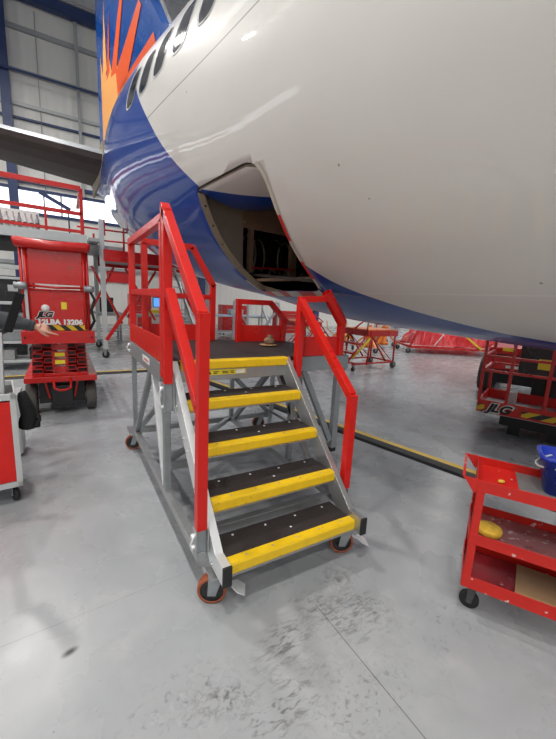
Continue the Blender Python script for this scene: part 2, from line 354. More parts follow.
b.hexa([(X0-.3, Y0-.3, roofz(Y0)), (X1+.3, Y0-.3, roofz(Y0)), (X1+.3, -3, roofz(-3)), (X0-.3, -3, roofz(-3)), (X0-.3, Y0-.3, roofz(Y0)+.2), (X1+.3, Y0-.3, roofz(Y0)+.2), (X1+.3, -3, roofz(-3)+.2), (X0-.3, -3, roofz(-3)+.2)], 'roof')
struct('ceiling', b)
# glazing bands: backlit translucent panes with mullions
def band(name, p0, p1, z0, z1, nrm):
    p0, p1 = V(p0), V(p1); d = (p1-p0); nn = V(nrm); b = MB()
    q0, q1 = p0-nn*.10, p1-nn*.10
    b.hexa([(q0.x, q0.y, z0), (q1.x, q1.y, z0), (q1.x-nn.x*.02, q1.y-nn.y*.02, z0), (q0.x-nn.x*.02, q0.y-nn.y*.02, z0), (q0.x, q0.y, z1), (q1.x, q1.y, z1), (q1.x-nn.x*.02, q1.y-nn.y*.02, z1), (q0.x-nn.x*.02, q0.y-nn.y*.02, z1)], 'skypane')
    o = struct(name, b); f = MB(); L = d.length; k = max(1, int(L/3.0)); u = d.normalized()
    for z in (z0, z1): f.bar((p0.x, p0.y, z), (p1.x, p1.y, z), .12, .12, 'blue_col')
    for i in range(k+1):
        q = p0+u*(L*i/k); f.bar((q.x, q.y, z0), (q.x, q.y, z1), .08, .06, 'light_steel')
    g = put('window_frame', f, o); return o
band('window_1', (X0, Y1, 0), (X1, Y1, 0), WB, WT, (0, -1, 0))
band('window_2', (X0, 13.2, 0), (X0, Y1, 0), 5.0, 6.2, (1, 0, 0))
band('window_3', (X1, Y0, 0), (X0, Y0, 0), 2.6, 5.4, (0, 1, 0))
band('window_4', (X1, Y0, 0), (X1, Y1, 0), 4.6, 6.4, (-1, 0, 0))
b = MB()
for x in (-11.5, -5.5, 8.5, 16.5, 24.5, 32.5, 40.5):
    for ya, yb in ((-20, -5), (-1, 13)):
        b.hexa([(x-.5, ya, roofz(ya)-.02), (x+.5, ya, roofz(ya)-.02), (x+.5, yb, roofz(yb)-.02), (x-.5, yb, roofz(yb)-.02), (x-.5, ya, roofz(ya)+.03), (x+.5, ya, roofz(ya)+.03), (x+.5, yb, roofz(yb)+.03), (x-.5, yb, roofz(yb)+.03)], 'rooflight')
struct('window_5', b)
# back wall steel: eave beam, girts, columns
b = MB(); b.box((X0, Y1-.45, ZE-.42), (X1, Y1-.15, ZE-.05), 'blue_col'); b.box((X0, Y1-.5, ZE-.02), (X1, Y1-.1, ZE+.06), 'grey_steel'); struct('trim_1', b)
for i, (z, h, m) in enumerate(((11.45, .16, 'grey_steel'), (9.95, .14, 'grey_steel'), (8.75, .12, 'light_steel'), (8.25, .07, 'blue_col'), (7.1, .12, 'grey_steel'), (5.9, .14, 'blue_col'), (2.6, .14, 'grey_steel'))):
    struct('trim_%d' % (i+2), MB().box((X0, Y1-.14, z-h/2), (X1, Y1-.001, z+h/2), m))
for i, x in enumerate((-9.9, -2.15, 5.8, 13.5, 21.3, 29, 36.8)):
    b = MB(); b.box((x-.14, Y1-.45, 0), (x+.14, Y1-.16, ZE-.4), 'blue_col'); b.box((x-.16, Y1-.48, 0), (x+.16, Y1-.455, ZE-.4), 'blue_col'); struct('trim_%d' % (i+10), b)
for i, x in enumerate((-6, .36, 9.6, 17.4)):
    struct('trim_%d' % (i+18), MB().box((x-.06, Y1-.27, 5.62), (x+.06, Y1-.15, ZE-.45), 'grey_steel'))
struct('trim_22', MB().tube([(X0, Y1-.62, 9.72), (X1, Y1-.62, 9.72)], .045, 'blue_col'))
b = MB()
for y in (15.2, 12.4, 9.6, 6.8, 4, 1.2, -1.6, -5, -9, -13, -17, -21): b.box((X0, y-.06, roofz(y)-.22), (X1, y+.06, roofz(y)-.02), 'light_steel')
struct('trim_23', b)
for i, x in enumerate((-9.9, -2.15, 5.8, 13.5, 21.3, 29, 36.8)):
    b = MB(); b.bar((x, Y1-.3, ZE-.45), (x, -3, roofz(-3)-.45), .25, .4, 'light_steel'); b.bar((x, Y0+.3, roofz(Y0)-.45), (x, -3, roofz(-3)-.45), .25, .4, 'light_steel'); struct('trim_%d' % (i+24), b)
b = MB()
b.box((-9.98, Y1-.5, .01), (-9.82, Y1-.46, .02), 'blue_col'); b.bm.free()
# lower back wall: doors, dado and conduit
struct('trim_31', MB().tube([(-3.05, Y1-.1, 5.6), (-3.05, Y1-.1, 12.2)], .02, 'black'))
struct('trim_32', MB().tube([(-1.05, Y1-.1, 5.6), (-1.05, Y1-.1, 12.2)], .015, 'grey_steel'))
# ================================================================ MOBILE PLATFORM STAIRS
Z1, RH, RR = .253, .2082, .2121
ZP = Z1+4*RH           # platform top
ST = empty('mobile_platform_stairs', (.6, 1.1, 0), 'aluminium work platform with red rails and yellow edged steps under the open hold', 'platform stairs')
def caster(mb_name, x, y, parent, r=.074, w=.05, top=.17, yaw=0., pedal=False, tm='orange_pu', trail=.03, fm='galv'):
    o = None
    rz = Matrix.Rotation(yaw, 3, 'Z'); ax = rz @ V((1, 0, 0)); fd = rz @ V((0, 1, 0)); c = V((x, y, r))-V((0, 0, 0))
    b = MB(); b.lathe(c, ax, [(r*.78, -w/2), (r*.96, -w/2), (r, -w/4), (r, w/4), (r*.96, w/2), (r*.78, w/2), (r*.78, -w/2)], tm)
    o = put(mb_name, b, parent)
    b = MB(); b.lathe(c, ax, [(.0, -w/2*.9), (r*.3, -w*.62), (r*.34, -w*.35), (r*.6, -w*.3), (r*.78, -w*.5), (r*.78, w*.5), (r*.6, w*.3), (r*.34, w*.35), (r*.3, w*.62), (.0, w/2*.9)], 'black_gloss'); put('wheel_hub', b, o)
    b = MB(.002)
    for sgn in (-1, 1):
        k = r/.074; q = c+ax*sgn*(w/2+.008*k); tp = V((x, y, top-.006))+ax*sgn*(w/2+.008*k)+fd*trail
        b.hexa([q-fd*.02*k-ax*.003+V((0, 0, -.02*k)), q+fd*.02*k-ax*.003+V((0, 0, -.02*k)), q+fd*.02*k+ax*.003+V((0, 0, -.02*k)), q-fd*.02*k+ax*.003+V((0, 0, -.02*k)), tp-fd*.036*k-ax*.003, tp+fd*.036*k-ax*.003, tp+fd*.036*k+ax*.003, tp-fd*.036*k+ax*.003], fm)
        b.lathe(q, ax, [(0, -.006), (.011, -.006), (.011, .008), (0, .008)], fm, 10)
    tc = V((x, y, top))+fd*trail
    b.box((tc.x-.045, tc.y-.05, top-.010), (tc.x+.045, tc.y+.05, top), 'alu'); put('fork', b, o)
    if pedal:
        b = MB(.002); p0 = c-fd*(r*.55)+V((0, 0, .045)); p1 = c-fd*(r+.022)+V((0, 0, .020))
        b.bar(p0, p1, .022, .006, 'alu_light', ax)
        p2 = p1-fd*.028+V((0, 0, -.014)); b.hexa([p1-ax*.02, p1+ax*.02, p1+ax*.02+V((0, 0, .006)), p1-ax*.02+V((0, 0, .006)), p2-ax*.042, p2+ax*.042, p2+ax*.042+V((0, 0, .006)), p2-ax*.042+V((0, 0, .006))], 'alu_light')
        p3 = p2-fd*.040+V((0, 0, -.022)); b.hexa([p2-ax*.042, p2+ax*.042, p2+ax*.042+V((0, 0, .006)), p2-ax*.042+V((0, 0, .006)), p3-ax*.036, p3+ax*.036, p3+ax*.036+V((0, 0, .006)), p3-ax*.036+V((0, 0, .006))], 'alu_light')
        put('brake_pedal', b, o)
    return o
# treads with yellow nosings
for i in range(4):
    y, z = i*RR, Z1+i*RH
    b = MB(.0015); b.box((-.010, .045, z-.024), (.786, .232, z), 'tread')
    for (sx, sy) in ((.10, .20), (.30, .20), (.50, .20), (.70, .20), (.42, .12)): b.lathe((sx, sy+0, z), (0, 0, 1), [(0, .0025), (.006, .0018), (.0075, 0)], 'alu_light', 10)
    bmesh.ops.translate(b.bm, verts=b.bm.verts, vec=(0, y, 0)); t = put('tread', b, ST)
    b = MB(); b.prism([(-.012, y, z-.056), (-.012, y-.004, z-.05), (-.012, y-.004, z-.006), (-.012, y+.002, z+.004), (-.012, y+.05, z+.004), (-.012, y+.05, z-.006), (-.012, y+.006, z-.006), (-.012, y+.006, z-.056)], (.80, 0, 0), 'yellow')
    for sx in (.1, .25, .4, .55, .7): b.lathe((sx, y+.027, z+.004), (0, 0, 1), [(0, .001), (.005, .0008), (.006, 0)], 'grey_steel', 8)
    put('nosing', b, t)
    b = MB(.001); b.box((-.012, y+.004, z-.068), (.788, y+.03, z-.0575), 'alu'); b.box((-.012, y+.03, z-.055), (.788, y+.225, z-.026), 'alu'); put('tread_support', b, t)
# platform deck (brown grip board), nosing and fascia
XL, XR, YF, YB = -.125, 1.39, .87, 2.0
b = MB(.002); b.box((XL+.02, YF+.03, ZP-.03), (XR, YB, ZP), 'tread'); b.box((.0, YF-.0, ZP-.03), (.80, YF+.03, ZP-.0005), 'tread')
dk = put('platform_deck', b, ST)
y = 4*RR; z = ZP
b = MB(); b.prism([(0, y, z-.056), (0, y-.004, z-.05), (0, y-.004, z-.006), (0, y+.002, z+.004), (0, y+.05, z+.004), (0, y+.05, z-.006), (0, y+.006, z-.006), (0, y+.006, z-.056)], (.80, 0, 0), 'yellow'); put('nosing', b, dk)
b = MB(.002)
b.box((0, y+.01, ZP-.135), (.80, y+.045, ZP-.031), 'alu')                       # front
b.box((XL, YF, ZP-.125), (XL+.02, YB, ZP-.002), 'galv')                         # left
b.box((XL, YB, ZP-.125), (XR, YB+.02, ZP-.002), 'galv')                         # rear
b.box((XR, YF, ZP-.125), (XR+.02, YB+.02, ZP-.002), 'galv')                     # right
b.box((.88, YF-.01, ZP-.115), (XR+.02, YF+.012, ZP-.002), 'galv')                # wing front
for yy in (1.2, 1.6): b.box((XL+.02, yy, ZP-.10), (XR, yy+.05, ZP-.031), 'alu')
fa = put('deck_frame', b, ST)
b = MB(); b.box((.17, y+.006, ZP-.098), (.46, y+.011, ZP-.064), 'yellow_tape'); 
st = put('warning_sticker', b, ST, label='yellow warning sticker below the platform edge')
b = MB(); b.prism([(.185, y+.005, ZP-.092), (.207, y+.005, ZP-.092), (.196, y+.005, ZP-.071)], (0, -.0008, 0), 'black')
for x0_, x1_, zz_ in ((.222, .262, -.077), (.222, .250, -.087), (.285, .325, -.077), (.285, .332, -.087), (.338, .372, -.077), (.345, .372, -.087)): b.box((x0_, y+.0045, ZP+zz_-.0025), (x1_, y+.0058, ZP+zz_+.0025), 'black')
b.box((.385, y+.0045, ZP-.094), (.45, y+.0058, ZP-.069), 'white')
put('print', b, st)
b = MB(); b.box((XL-.003, 1.18, ZP-.075), (XL, 1.42, ZP-.03), 'white'); b.box((XL-.004, 1.21, ZP-.058), (XL-.003, 1.36, ZP-.048), 'tape_red'); put('label_plate', b, ST, label='small white plate on the left deck frame')
# stringers
def stringer(x0, x1, light):
    b = MB(.002); sm = 'alu_light' if light else 'alu'
    # top edge line passes y=.066,z=.276 -> y=.843,z=1.051
    y0, y1 = -.045, .868; zt = lambda yy: .292+(yy-.066)*.9974
    b.prism([(x0, y0, .192), (x0, y0, .29), (x0, .052, .29), (x0, y1, zt(y1)), (x0, y1, zt(y1)-.17), (x0, .12, .192)], (x1-x0, 0, 0), sm)
    for k in range(4):
        yy, zz = k*RR+.09, Z1+k*RH-.04
        for dy in (0, .06): b.lathe((x0 if light else x1, yy+dy, zz+dy*.9), (-1 if light else 1, 0, 0), [(0, .007), (.009, .007), (.009, 0)], 'alu', 6)
    s = put('stringer', b, ST)
    c = MB(.003); c.box((x0-.002, y0-.014, .189), (x1+.002, y0-.0005, .292), 'black'); put('end_cap', c, s)
stringer(-.056, -.014, True); stringer(.790, .828, False)
b = MB(.002); b.box((-.014, .01, .172), (.790, .03, .190), 'alu'); b.box((-.014, .05, .172), (.790, .12, .1915), 'alu'); put('cross_member', b, ST)
# lower frame
FXL, FXR = -.115, .86
b = MB(.002)
b.bar((-.10, .12, .245), (-.10, 2.02, .245), .045, .05, 'alu')
b.bar((.86, .12, .245), (.86, 2.02, .245), .045, .05, 'alu'); b.bar((1.34, 2.0, .245), (-.10, 2.0, .245), .045, .05, 'alu')
b.bar((-.08, 1.15, .245), (.84, 1.15, .245), .045, .05, 'alu')
b.bar((.86, 1.2, .245), (1.34, 2.0, .245), .045, .05, 'alu')
b.bar((-.08, 1.15, .245), (.84, 2.0, .245), .04, .04, 'alu'); b.bar((.84, .3, .245), (-.08, .3, .245), .045, .05, 'alu')
put('base_frame', b, ST)
for nm, p_, q_, w_, m_ in (('upright', (-.10, 2.0, .27), (-.10, 2.0, ZP-.12), .045, 'galv'), ('upright', (-.10, .80, .27), (-.10, .80, ZP-.12), .05, 'galv'),
                       ('upright', (1.35, 2.0, .27), (1.35, 2.0, ZP-.12), .045, 'galv'), ('upright', (.86, 2.0, .27), (.86, 2.0, ZP-.12), .045, 'galv'), ('upright', (.86, .85, .27), (.86, .85, ZP-.12), .045, 'galv'),
                       ('brace', (-.10, 1.24, ZP-.12), (-.10, 1.93, .27), .045, 'galv'), ('brace', (-.10, 1.16, ZP-.12), (-.10, .84, .27), .045, 'alu_light'),
                       ('brace', (1.30, 2.0, .27), (.62, 2.0, ZP-.12), .045, 'galv'), ('brace', (-.06, 2.0, .27), (.52, 2.0, ZP-.12), .045, 'galv'),
                       ('brace', (.98, YF+.02, ZP-.115), (1.30, YF+.02, .34), .045, 'galv'), ('brace', (.86, 1.15, ZP-.12), (.86, 1.92, .27), .045, 'galv'), ('brace', (.86, 1.1, ZP-.12), (.86, .5, .27), .045, 'alu')):
    put(nm, MB(.002).bar(p_, q_, w_, w_*.8, m_, (0, 1, 0) if nm == 'upright' or abs(p_[0]-q_[0]) < .01 else (1, 0, 0)), ST)
# jack leg at the right wing with rubber foot
jl = put('jack_leg', MB(.002).box((1.31, YF-.002, .27), (1.365, YF+.046, ZP-.116), 'galv'), ST)
put('rubber_foot', MB(.003).box((1.312, YF+.0, .235), (1.363, YF+.044, .27), 'black'), jl)
b = MB(.002); b.box((1.325, YF+.047, .255), (1.35, 1.98, .285), 'alu'); put('side_rail', b, ST)
# casters
caster('caster_wheel', -.05, .095, ST, pedal=True, yaw=R(62), trail=-.02); caster('caster_wheel', .775, .085, ST, pedal=True, yaw=R(62), trail=-.03)
caster('caster_wheel', -.10, 2.16, ST, top=.22, yaw=R(70), trail=-.06); caster('caster_wheel', 1.30, 2.2, ST, top=.22, yaw=R(60), trail=-.06)
for x in (-.10, 1.30): put('caster_bracket', MB(.002).box((x-.05, 1.98, .205), (x+.05, 2.2, .222), 'alu'), ST)
# red rails ---------------------------------------------------------------
T = .05
def rail(name, segs, mat='red', w=T, h=T, side=None):
    b = MB(.003)
    for s_ in segs: b.bar(s_[0], s_[1], s_[3] if len(s_) > 3 else w, s_[4] if len(s_) > 4 else h, mat, s_[2] if len(s_) > 2 else side)
    return put(name, b, ST)
XA = -.10
X = (1, 0, 0)
# left stair handrail: lower post, top slope, mid slope, apex post
rail('handrail_post', [((XA, .135, .393), (XA, .135, 1.43), X)])
rail('handrail', [((XA, .150, 1.415), (XA, .815, 1.985), X)])
rail('mid_rail', [((XA, .155, .985), (XA, .71, 1.52), X)])
rail('handrail_post', [((XA, .765, .975), (XA, .765, 1.965), X)])
# left platform side rail
rail('guard_rail_post', [((XA, .832, 1.0), (XA, .832, 1.92), X)])
rail('guard_rail', [((XA, .80, 1.925), (XA, 2.03, 1.925), X)])
rail('mid_rail', [((XA, .855, 1.512), (XA, 1.975, 1.512), X, .035, .045)])
rail('guard_rail_post', [((XA, 2.0, 1.09), (XA, 2.0, 1.90), X)])
b = MB(.002); b.box((XA-.022, .86, ZP+.003), (XA-.012, 1.975, 1.24), 'red'); put('toe_board', b, ST)
# rear left guard: post, rail, slope down following the hull, post
YR = 1.985
rail('guard_rail_post', [((.0, YR, ZP), (.0, YR, 1.93), X)])
rail('guard_rail', [((-.02, YR, 1.94), (.43, YR, 1.94), (0, 1, 0)), ((.42, YR, 1.945), (.635, YR, 1.60), (0, 1, 0))])
rail('guard_rail_post', [((.625, YR, ZP), (.625, YR, 1.62), X)])
rail('mid_rail', [((.02, YR, 1.50), (.60, YR, 1.50), (0, 1, 0), .035, .045)])
b = MB(.002); b.box((.03, YR-.005, ZP+.003), (.60, YR+.005, 1.24), 'red'); put('toe_board', b, ST)
# rear right guard with clipped corner
YG = 1.83
rail('guard_rail_post', [((.835, YG, ZP), (.835, YG, 1.45), X)])
rail('guard_rail', [((.81, YG, 1.475), (1.19, YG, 1.475), (0, 1, 0)), ((1.18, YG, 1.48), (1.385, YG, 1.285), (0, 1, 0))])
rail('guard_rail_post', [((1.34, YG, ZP), (1.34, YG, 1.30), X)])
b = MB(.002); b.box((.86, YG-.005, ZP+.003), (1.315, YG+.005, 1.25), 'red'); put('toe_board', b, ST)
# right stair handrail
XB = .885
rail('handrail_post', [((XB, .215, .335), (XB, .215, .955), X)])
rail('handrail', [((XB, .225, .945), (XB, .84, 1.505), X)])
rail('handrail_post', [((XB-.005, .83, .94), (XB-.005, .83, 1.50), X)])
rail('guard_rail_post', [((XB+.045, .89, 1.0), (XB+.045, .89, 1.50), X)])
# right wing guard: short rail then round sleeve sloping down
YW = .87
rail('guard_rail', [((XB, YW, 1.515), (1.17, YW, 1.535), (0, 1, 0), .045, .045)])
b = MB(); b.tube([(1.135, YW, 1.58), (1.32, YW, 1.345)], .042, 'red', 16, cap=False); b.tube([(1.135, YW, 1.58), (1.32, YW, 1.345)], .034, 'red', 16, cap=False)
b.lathe((1.135, YW, 1.58), (1.135-1.32, 0, 1.58-1.345), [(.034, 0), (.042, 0)], 'red', 16); put('padded_sleeve', b, ST)
rail('guard_rail_post', [((1.31, YW, ZP), (1.31, YW, 1.345), X)])
b = MB(.002); b.box((XB+.07, YW-.006, ZP+.003), (1.29, YW+.004, 1.24), 'red'); put('toe_board', b, ST)
# clamp brackets where the rails bolt on
for (x, y, z0, z1) in ((XA, .135, .27, .393), (XA, .765, .80, .975), (XB-.02, .215, .25, .335), (XB, .83, .85, .94), (XA, 2.0, .97, 1.085)):
    b = MB(.002); b.box((x-.032, y-.03, z0), (x-.026, y+.03, z1), 'alu'); b.box((x+.026, y-.03, z0), (x+.032, y+.03, z1), 'alu')
    b.box((x-.026, y-.012, z0), (x+.026, y+.012, z1-.002), 'galv')
    for zz in (z0+.03, z1-.03):
        b.lathe((x-.032, y, zz), (-1, 0, 0), [(0, .016), (.013, .016), (.013, 0)], 'alu_light', 6)
    b.tube([(x-.04, y-.02, z1-.02), (x-.06, y-.03, z1-.05), (x-.045, y-.02, z0+.02)], .004, 'alu_light', 6)
    put('clamp_bracket', b, ST)
# crumpled cap left on the deck
b = MB(); b.sphere((1.0, 1.50, ZP+.042), .05, 'camo', (1.0, .9, .75), sub=3); b.lathe((.985, 1.485, ZP+.007), (0, 0, 1), [(0, .004), (.075, .010), (.080, .003), (.07, .0), (0, 0)], 'cardboard', 20)
b.sphere((1.01, 1.51, ZP+.078), .024, 'camo', (1.3, 1, .9))
for v in b.bm.verts:
    v.co += V((random.uniform(-1, 1), random.uniform(-1, 1), random.uniform(-.3, 1)))*.005
c = put('crumpled_cap', b, None, (1.0, 1.5, ZP)); tag(c, 'small crumpled mottled brown cap lying on the dark platform deck', 'cap')
# ================================================================ AEROPLANE
A_ = V((-.13546805, .99077461, 0)).normalized(); N_ = V((A_.y, -A_.x, 0))
FO = V((CAM.x, CAM.y, 0))+N_*3.4          # centreline point abeam the viewer, local x = outboard to port, y = aft, z = up
PL = empty('aeroplane', FO, 'white airliner with blue belly stripe and sunburst tail, its hold door open', 'aeroplane', rz=math.atan2(N_.y, N_.x))
def LW(l, s, z): return V((CAM.x, CAM.y, 0))+N_*l+A_*s+V((0, 0, z))
SX = [-22, -8, 1.5, 2.8, 4, 6, 8, 10, 12, 14, 15.5]
ZBv = [1.23, 1.233, 1.264, 1.334, 1.515, 1.797, 2.293, 2.873, 3.769, 4.58, 5.161]
ZTv = [5.15, 5.15, 5.149, 5.15, 5.205, 5.325, 5.373, 5.425, 5.529, 5.627, 5.66]
WWv = [1.96, 1.96, 1.96, 1.954, 1.961, 1.913, 1.53, 1.119, .698, .36, .2]
def herm(x, ys):
    xs = SX; n = len(xs); i = 0
    while i < n-2 and x > xs[i+1]: i += 1
    def sl(k):
        if k == 0: return (ys[1]-ys[0])/(xs[1]-xs[0])
        if k == n-1: return (ys[-1]-ys[-2])/(xs[-1]-xs[-2])
        h0, h1 = xs[k]-xs[k-1], xs[k+1]-xs[k]; return ((ys[k]-ys[k-1])/h0*h1+(ys[k+1]-ys[k])/h1*h0)/(h0+h1)
    h = xs[i+1]-xs[i]; t = (x-xs[i])/h
    return (2*t**3-3*t**2+1)*ys[i]+(t**3-2*t**2+t)*h*sl(i)+(-2*t**3+3*t**2)*ys[i+1]+(t**3-t**2)*h*sl(i+1)
def sect(s): return herm(s, ZBv), herm(s, ZTv), herm(s, WWv)
def skin(s, z, off=0.):
    """point on the starboard skin at station s and height z, pushed out by off"""
    b, t, w = sect(s); c = (b+t)/2; hh = (t-b)/2; q = max(-1, min(1, (z-c)/hh)); x = w*math.sqrt(max(0, 1-q*q))
    nx, nz = -x/w**2, (z-c)/hh**2; ln = math.hypot(nx, nz) or 1
    return LW(3.4-x+off*nx/ln, s, z+off*nz/ln)
def fus_bm(off_in=0., rev=False):
    st = [-22, -18, -14, -11, -8, -6, -4.5, -3.2, -2.2, -1.4]+[x*.15-.9 for x in range(0, 60)]+[8.1+.3*k for k in range(25)]+[15.5]
    st = sorted(set(round(x, 3) for x in st)); n = 160; bm = bmesh.new(); rings = []
    for s in st:
        b, t, w = sect(s); c = (b+t)/2; hh = (t-b)/2-off_in; w -= off_in; hh = max(hh, .05); w = max(w, .05)
        rings.append([bm.verts.new((-w*math.cos(2*math.pi*j/n), s, c+hh*math.sin(2*math.pi*j/n))) for j in range(n)])
    for A, B in zip(rings, rings[1:]):
        for j in range(n): bm.faces.new((A[j], B[j], B[(j+1) % n], A[(j+1) % n]))
    return bm, rings
# shell = outer skin + inner skin closed at both ends, with the hold doorway cut by a boolean
bm, ro = fus_bm(0)
bm2, ri = fus_bm(.07)
tmp = bpy.data.meshes.new('t'); bm2.to_mesh(tmp); bm2.free(); nv = len(bm.verts)
bm.from_mesh(tmp); bpy.data.meshes.remove(tmp); bm.verts.ensure_lookup_table()
n = 160; last = nv-n
for (o0, i0) in ((0, nv), (nv-n, 2*nv-n)):
    for j in range(n): bm.faces.new((bm.verts[o0+j], bm.verts[o0+(j+1) % n], bm.verts[i0+(j+1) % n], bm.verts[i0+j]))
bmesh.ops.recalc_face_normals(bm, faces=bm.faces)
me = bpy.data.meshes.new('fuselage'); bm.to_mesh(me); bm.free()
for m in ('fus', 'jamb', 'dark_lining_jamb_shade'): me.materials.append(M[m])
fu = bpy.data.objects.new('fuselage', me); COL.objects.link(fu)
def rrect(s0t, s1t, s0b, s1b, z0, z1, r, k=7):
    """rounded doorway outline in (s,z): corners in order bottom fwd, bottom aft, top aft, top fwd"""
    C_ = [V((s0b, z0)), V((s1b, z0)), V((s1t, z1)), V((s0t, z1))]; out = []
    for i in range(4):
        p = C_[i]; a = (C_[i-1]-p).normalized(); b = (C_[(i+1) % 4]-p).normalized(); p0, p1 = p+a*r[i], p+b*r[i]
        for j in range(k+1):
            t = j/k; out.append(p0*(1-t)**2+p*2*t*(1-t)+p1*t*t)
    return out
DOOR = rrect(2.30, 3.40, 2.33, 3.66, 1.605, 2.515, (.09, .12, .06, .24))
cb = bmesh.new()
for x in (-3., -.75):
    vs = [cb.verts.new((x, q.x, q.y)) for q in DOOR]
    if x < -1: A0 = vs
    else: B0 = vs
cb.faces.new(A0); cb.faces.new(B0[::-1])
for i in range(len(A0)): cb.faces.new((A0[i], B0[i], B0[(i+1) % len(A0)], A0[(i+1) % len(A0)]))
bmesh.ops.recalc_face_normals(cb, faces=cb.faces)
cme = bpy.data.meshes.new('cut'); cb.to_mesh(cme); cb.free(); cut = bpy.data.objects.new('cut', cme); COL.objects.link(cut)
md = fu.modifiers.new('b', 'BOOLEAN'); md.operation = 'DIFFERENCE'; md.solver = 'EXACT'; md.object = cut
dg = bpy.context.evaluated_depsgraph_get(); dg.update()
me2 = bpy.data.meshes.new_from_object(fu.evaluated_get(dg)); fu.modifiers.clear(); fu.data = me2; me2.name = 'fuselage'
bpy.data.objects.remove(cut); bpy.data.meshes.remove(cme)
uv = me2.uv_layers.new(name='station')
for p in me2.polygons:
    c = p.center; b, t, w = sect(c.y); rr_ = math.hypot(c.x/w, (c.z-(b+t)/2)/((t-b)/2))
    p.use_smooth = True
    if rr_ < .995: p.material_index = 1; p.use_smooth = False
    if p.material_index == 1 and p.normal.z < -.6 and p.center.z < 4 and p.center.z > 2.2: p.material_index = 2  # shade put into colour: down-facing top of the door jamb goes dark
    for li in p.loop_indices: v_ = me2.vertices[me2.loops[li].vertex_index].co; uv.data[li].uv = (v_.y, v_.z)
fu.parent = PL
# closed tail end
b = MB(); b.lathe(LW(3.4, 15.45, 5.41), A_, [(.24, 0), (.20, .12), (.10, .2), (0, .22)], 'grey_steel', 20); put('exhaust_cone', b, PL)
# cabin windows
def window(s, z, w=.33, h=.47):
    b = MB(); n_ = 24; k1, k2 = b.mi('glass'), b.mi('grey_steel')
    def sq(t, a): c_, s_ = math.cos(t), math.sin(t); return (a[0]*abs(c_)**.62*(1 if c_ > 0 else -1), a[1]*abs(s_)**.62*(1 if s_ > 0 else -1))
    r1 = [b.bm.verts.new(skin(s+sq(2*math.pi*j/n_, (w/2, h/2))[0], z+sq(2*math.pi*j/n_, (w/2, h/2))[1], .004)) for j in range(n_)]
    r2 = [b.bm.verts.new(skin(s+sq(2*math.pi*j/n_, (w/2-.018, h/2-.018))[0], z+sq(2*math.pi*j/n_, (w/2-.018, h/2-.018))[1], .003)) for j in range(n_)]
    r3 = [b.bm.verts.new(skin(s+sq(2*math.pi*j/n_, (w/2-.02, h/2-.02))[0], z+sq(2*math.pi*j/n_, (w/2-.02, h/2-.02))[1], .0015)) for j in range(n_)]
    for A, B, k in ((r1, r2, k2), (r2, r3, k2)):
        for j in range(n_): b.bm.faces.new((A[j], A[(j+1) % n_], B[(j+1) % n_], B[j])).material_index = k
    prev = r3
    for q_ in (.8, .6, .4, .2):
        cur = [b.bm.verts.new(skin(s+sq(2*math.pi*j/n_, ((w/2-.02)*q_, (h/2-.02)*q_))[0], z+sq(2*math.pi*j/n_, ((w/2-.02)*q_, (h/2-.02)*q_))[1], .0025)) for j in range(n_)]
        for j in range(n_): b.bm.faces.new((prev[j], prev[(j+1) % n_], cur[(j+1) % n_], cur[j])).material_index = k1
        prev = cur
    b.bm.faces.new(prev).material_index = k1
    return put('cabin_window', b, PL)
for s in (3.0, 3.49, 3.97, 4.40, 4.84): window(s, 3.865)
# edge tape around the doorway, conforming to the skin
def strip(path, w, side, mats, name='edge_tape', off=.003):
    """path: (s,z) points; mats: list of (fraction, material)"""
    b = MB(); L = [0]
    for p, q in zip(path, path[1:]): L.append(L[-1]+(V(q)-V(p)).length)
    tot = L[-1]; K = 60; prev = None
    def at(d):
        for i in range(len(path)-1):
            if d <= L[i+1]+1e-9:
                t = (d-L[i])/(L[i+1]-L[i]); p = V(path[i]).lerp(V(path[i+1]), t); u = (V(path[i+1])-V(path[i])).normalized(); return p, u
    for j in range(K+1):
        f = j/K; p, u = at(f*tot); nn = V((-u.y, u.x))*side
        a, c = b.bm.verts.new(skin(p.x, p.y, off)), b.bm.verts.new(skin((p+nn*w).x, (p+nn*w).y, off))
        if prev:
            acc = 0; mm = mats[-1][1]
            for fr, m_ in mats:
                acc += fr
                if (j-.5)/K <= acc: mm = m_; break
            b.bm.faces.new((prev[0], prev[1], c, a)).material_index = b.mi(mm)
        prev = (a, c)
    return put(name, b, PL)
D = [(p.x, p.y) for p in DOOR]
k = 8
bot = D[0:k][4:]+D[k:2*k]       # forward bottom corner along the sill to the aft corner
fwd = D[3*k:4*k][3:]+D[0:4]     # top fwd corner down the forward edge
aft = D[k:2*k][4:]+D[2*k:3*k][:4]
r_, w_ = 'tape_red', 'tape_white'
strip(fwd, .035, -1, [(.40, w_), (.20, r_), (.16, w_), (.16, r_), (.08, w_)])
strip(bot, .05, -1, [(.08, w_), (.18, r_), (.18, w_), (.12, r_), (.18, w_), (.20, r_), (.06, w_)])
# sill plate and jamb fasteners
for f in (.12, .3, .48, .66, .84):
    b = MB(); s_ = 3.66+(3.40-3.66)*f; z_ = 1.605+.91*f
    p = skin(s_-.004, z_, -.045); b.lathe(p, -A_, [(.0, .004), (.013, .004), (.016, .0)], 'dark_lining_jamb_shade', 12); b.lathe(p+V((0, 0, .03)), -A_, [(0, .003), (.006, .003), (.007, 0)], 'dark_lining_jamb_shade', 8); put('latch_fitting', b, PL)
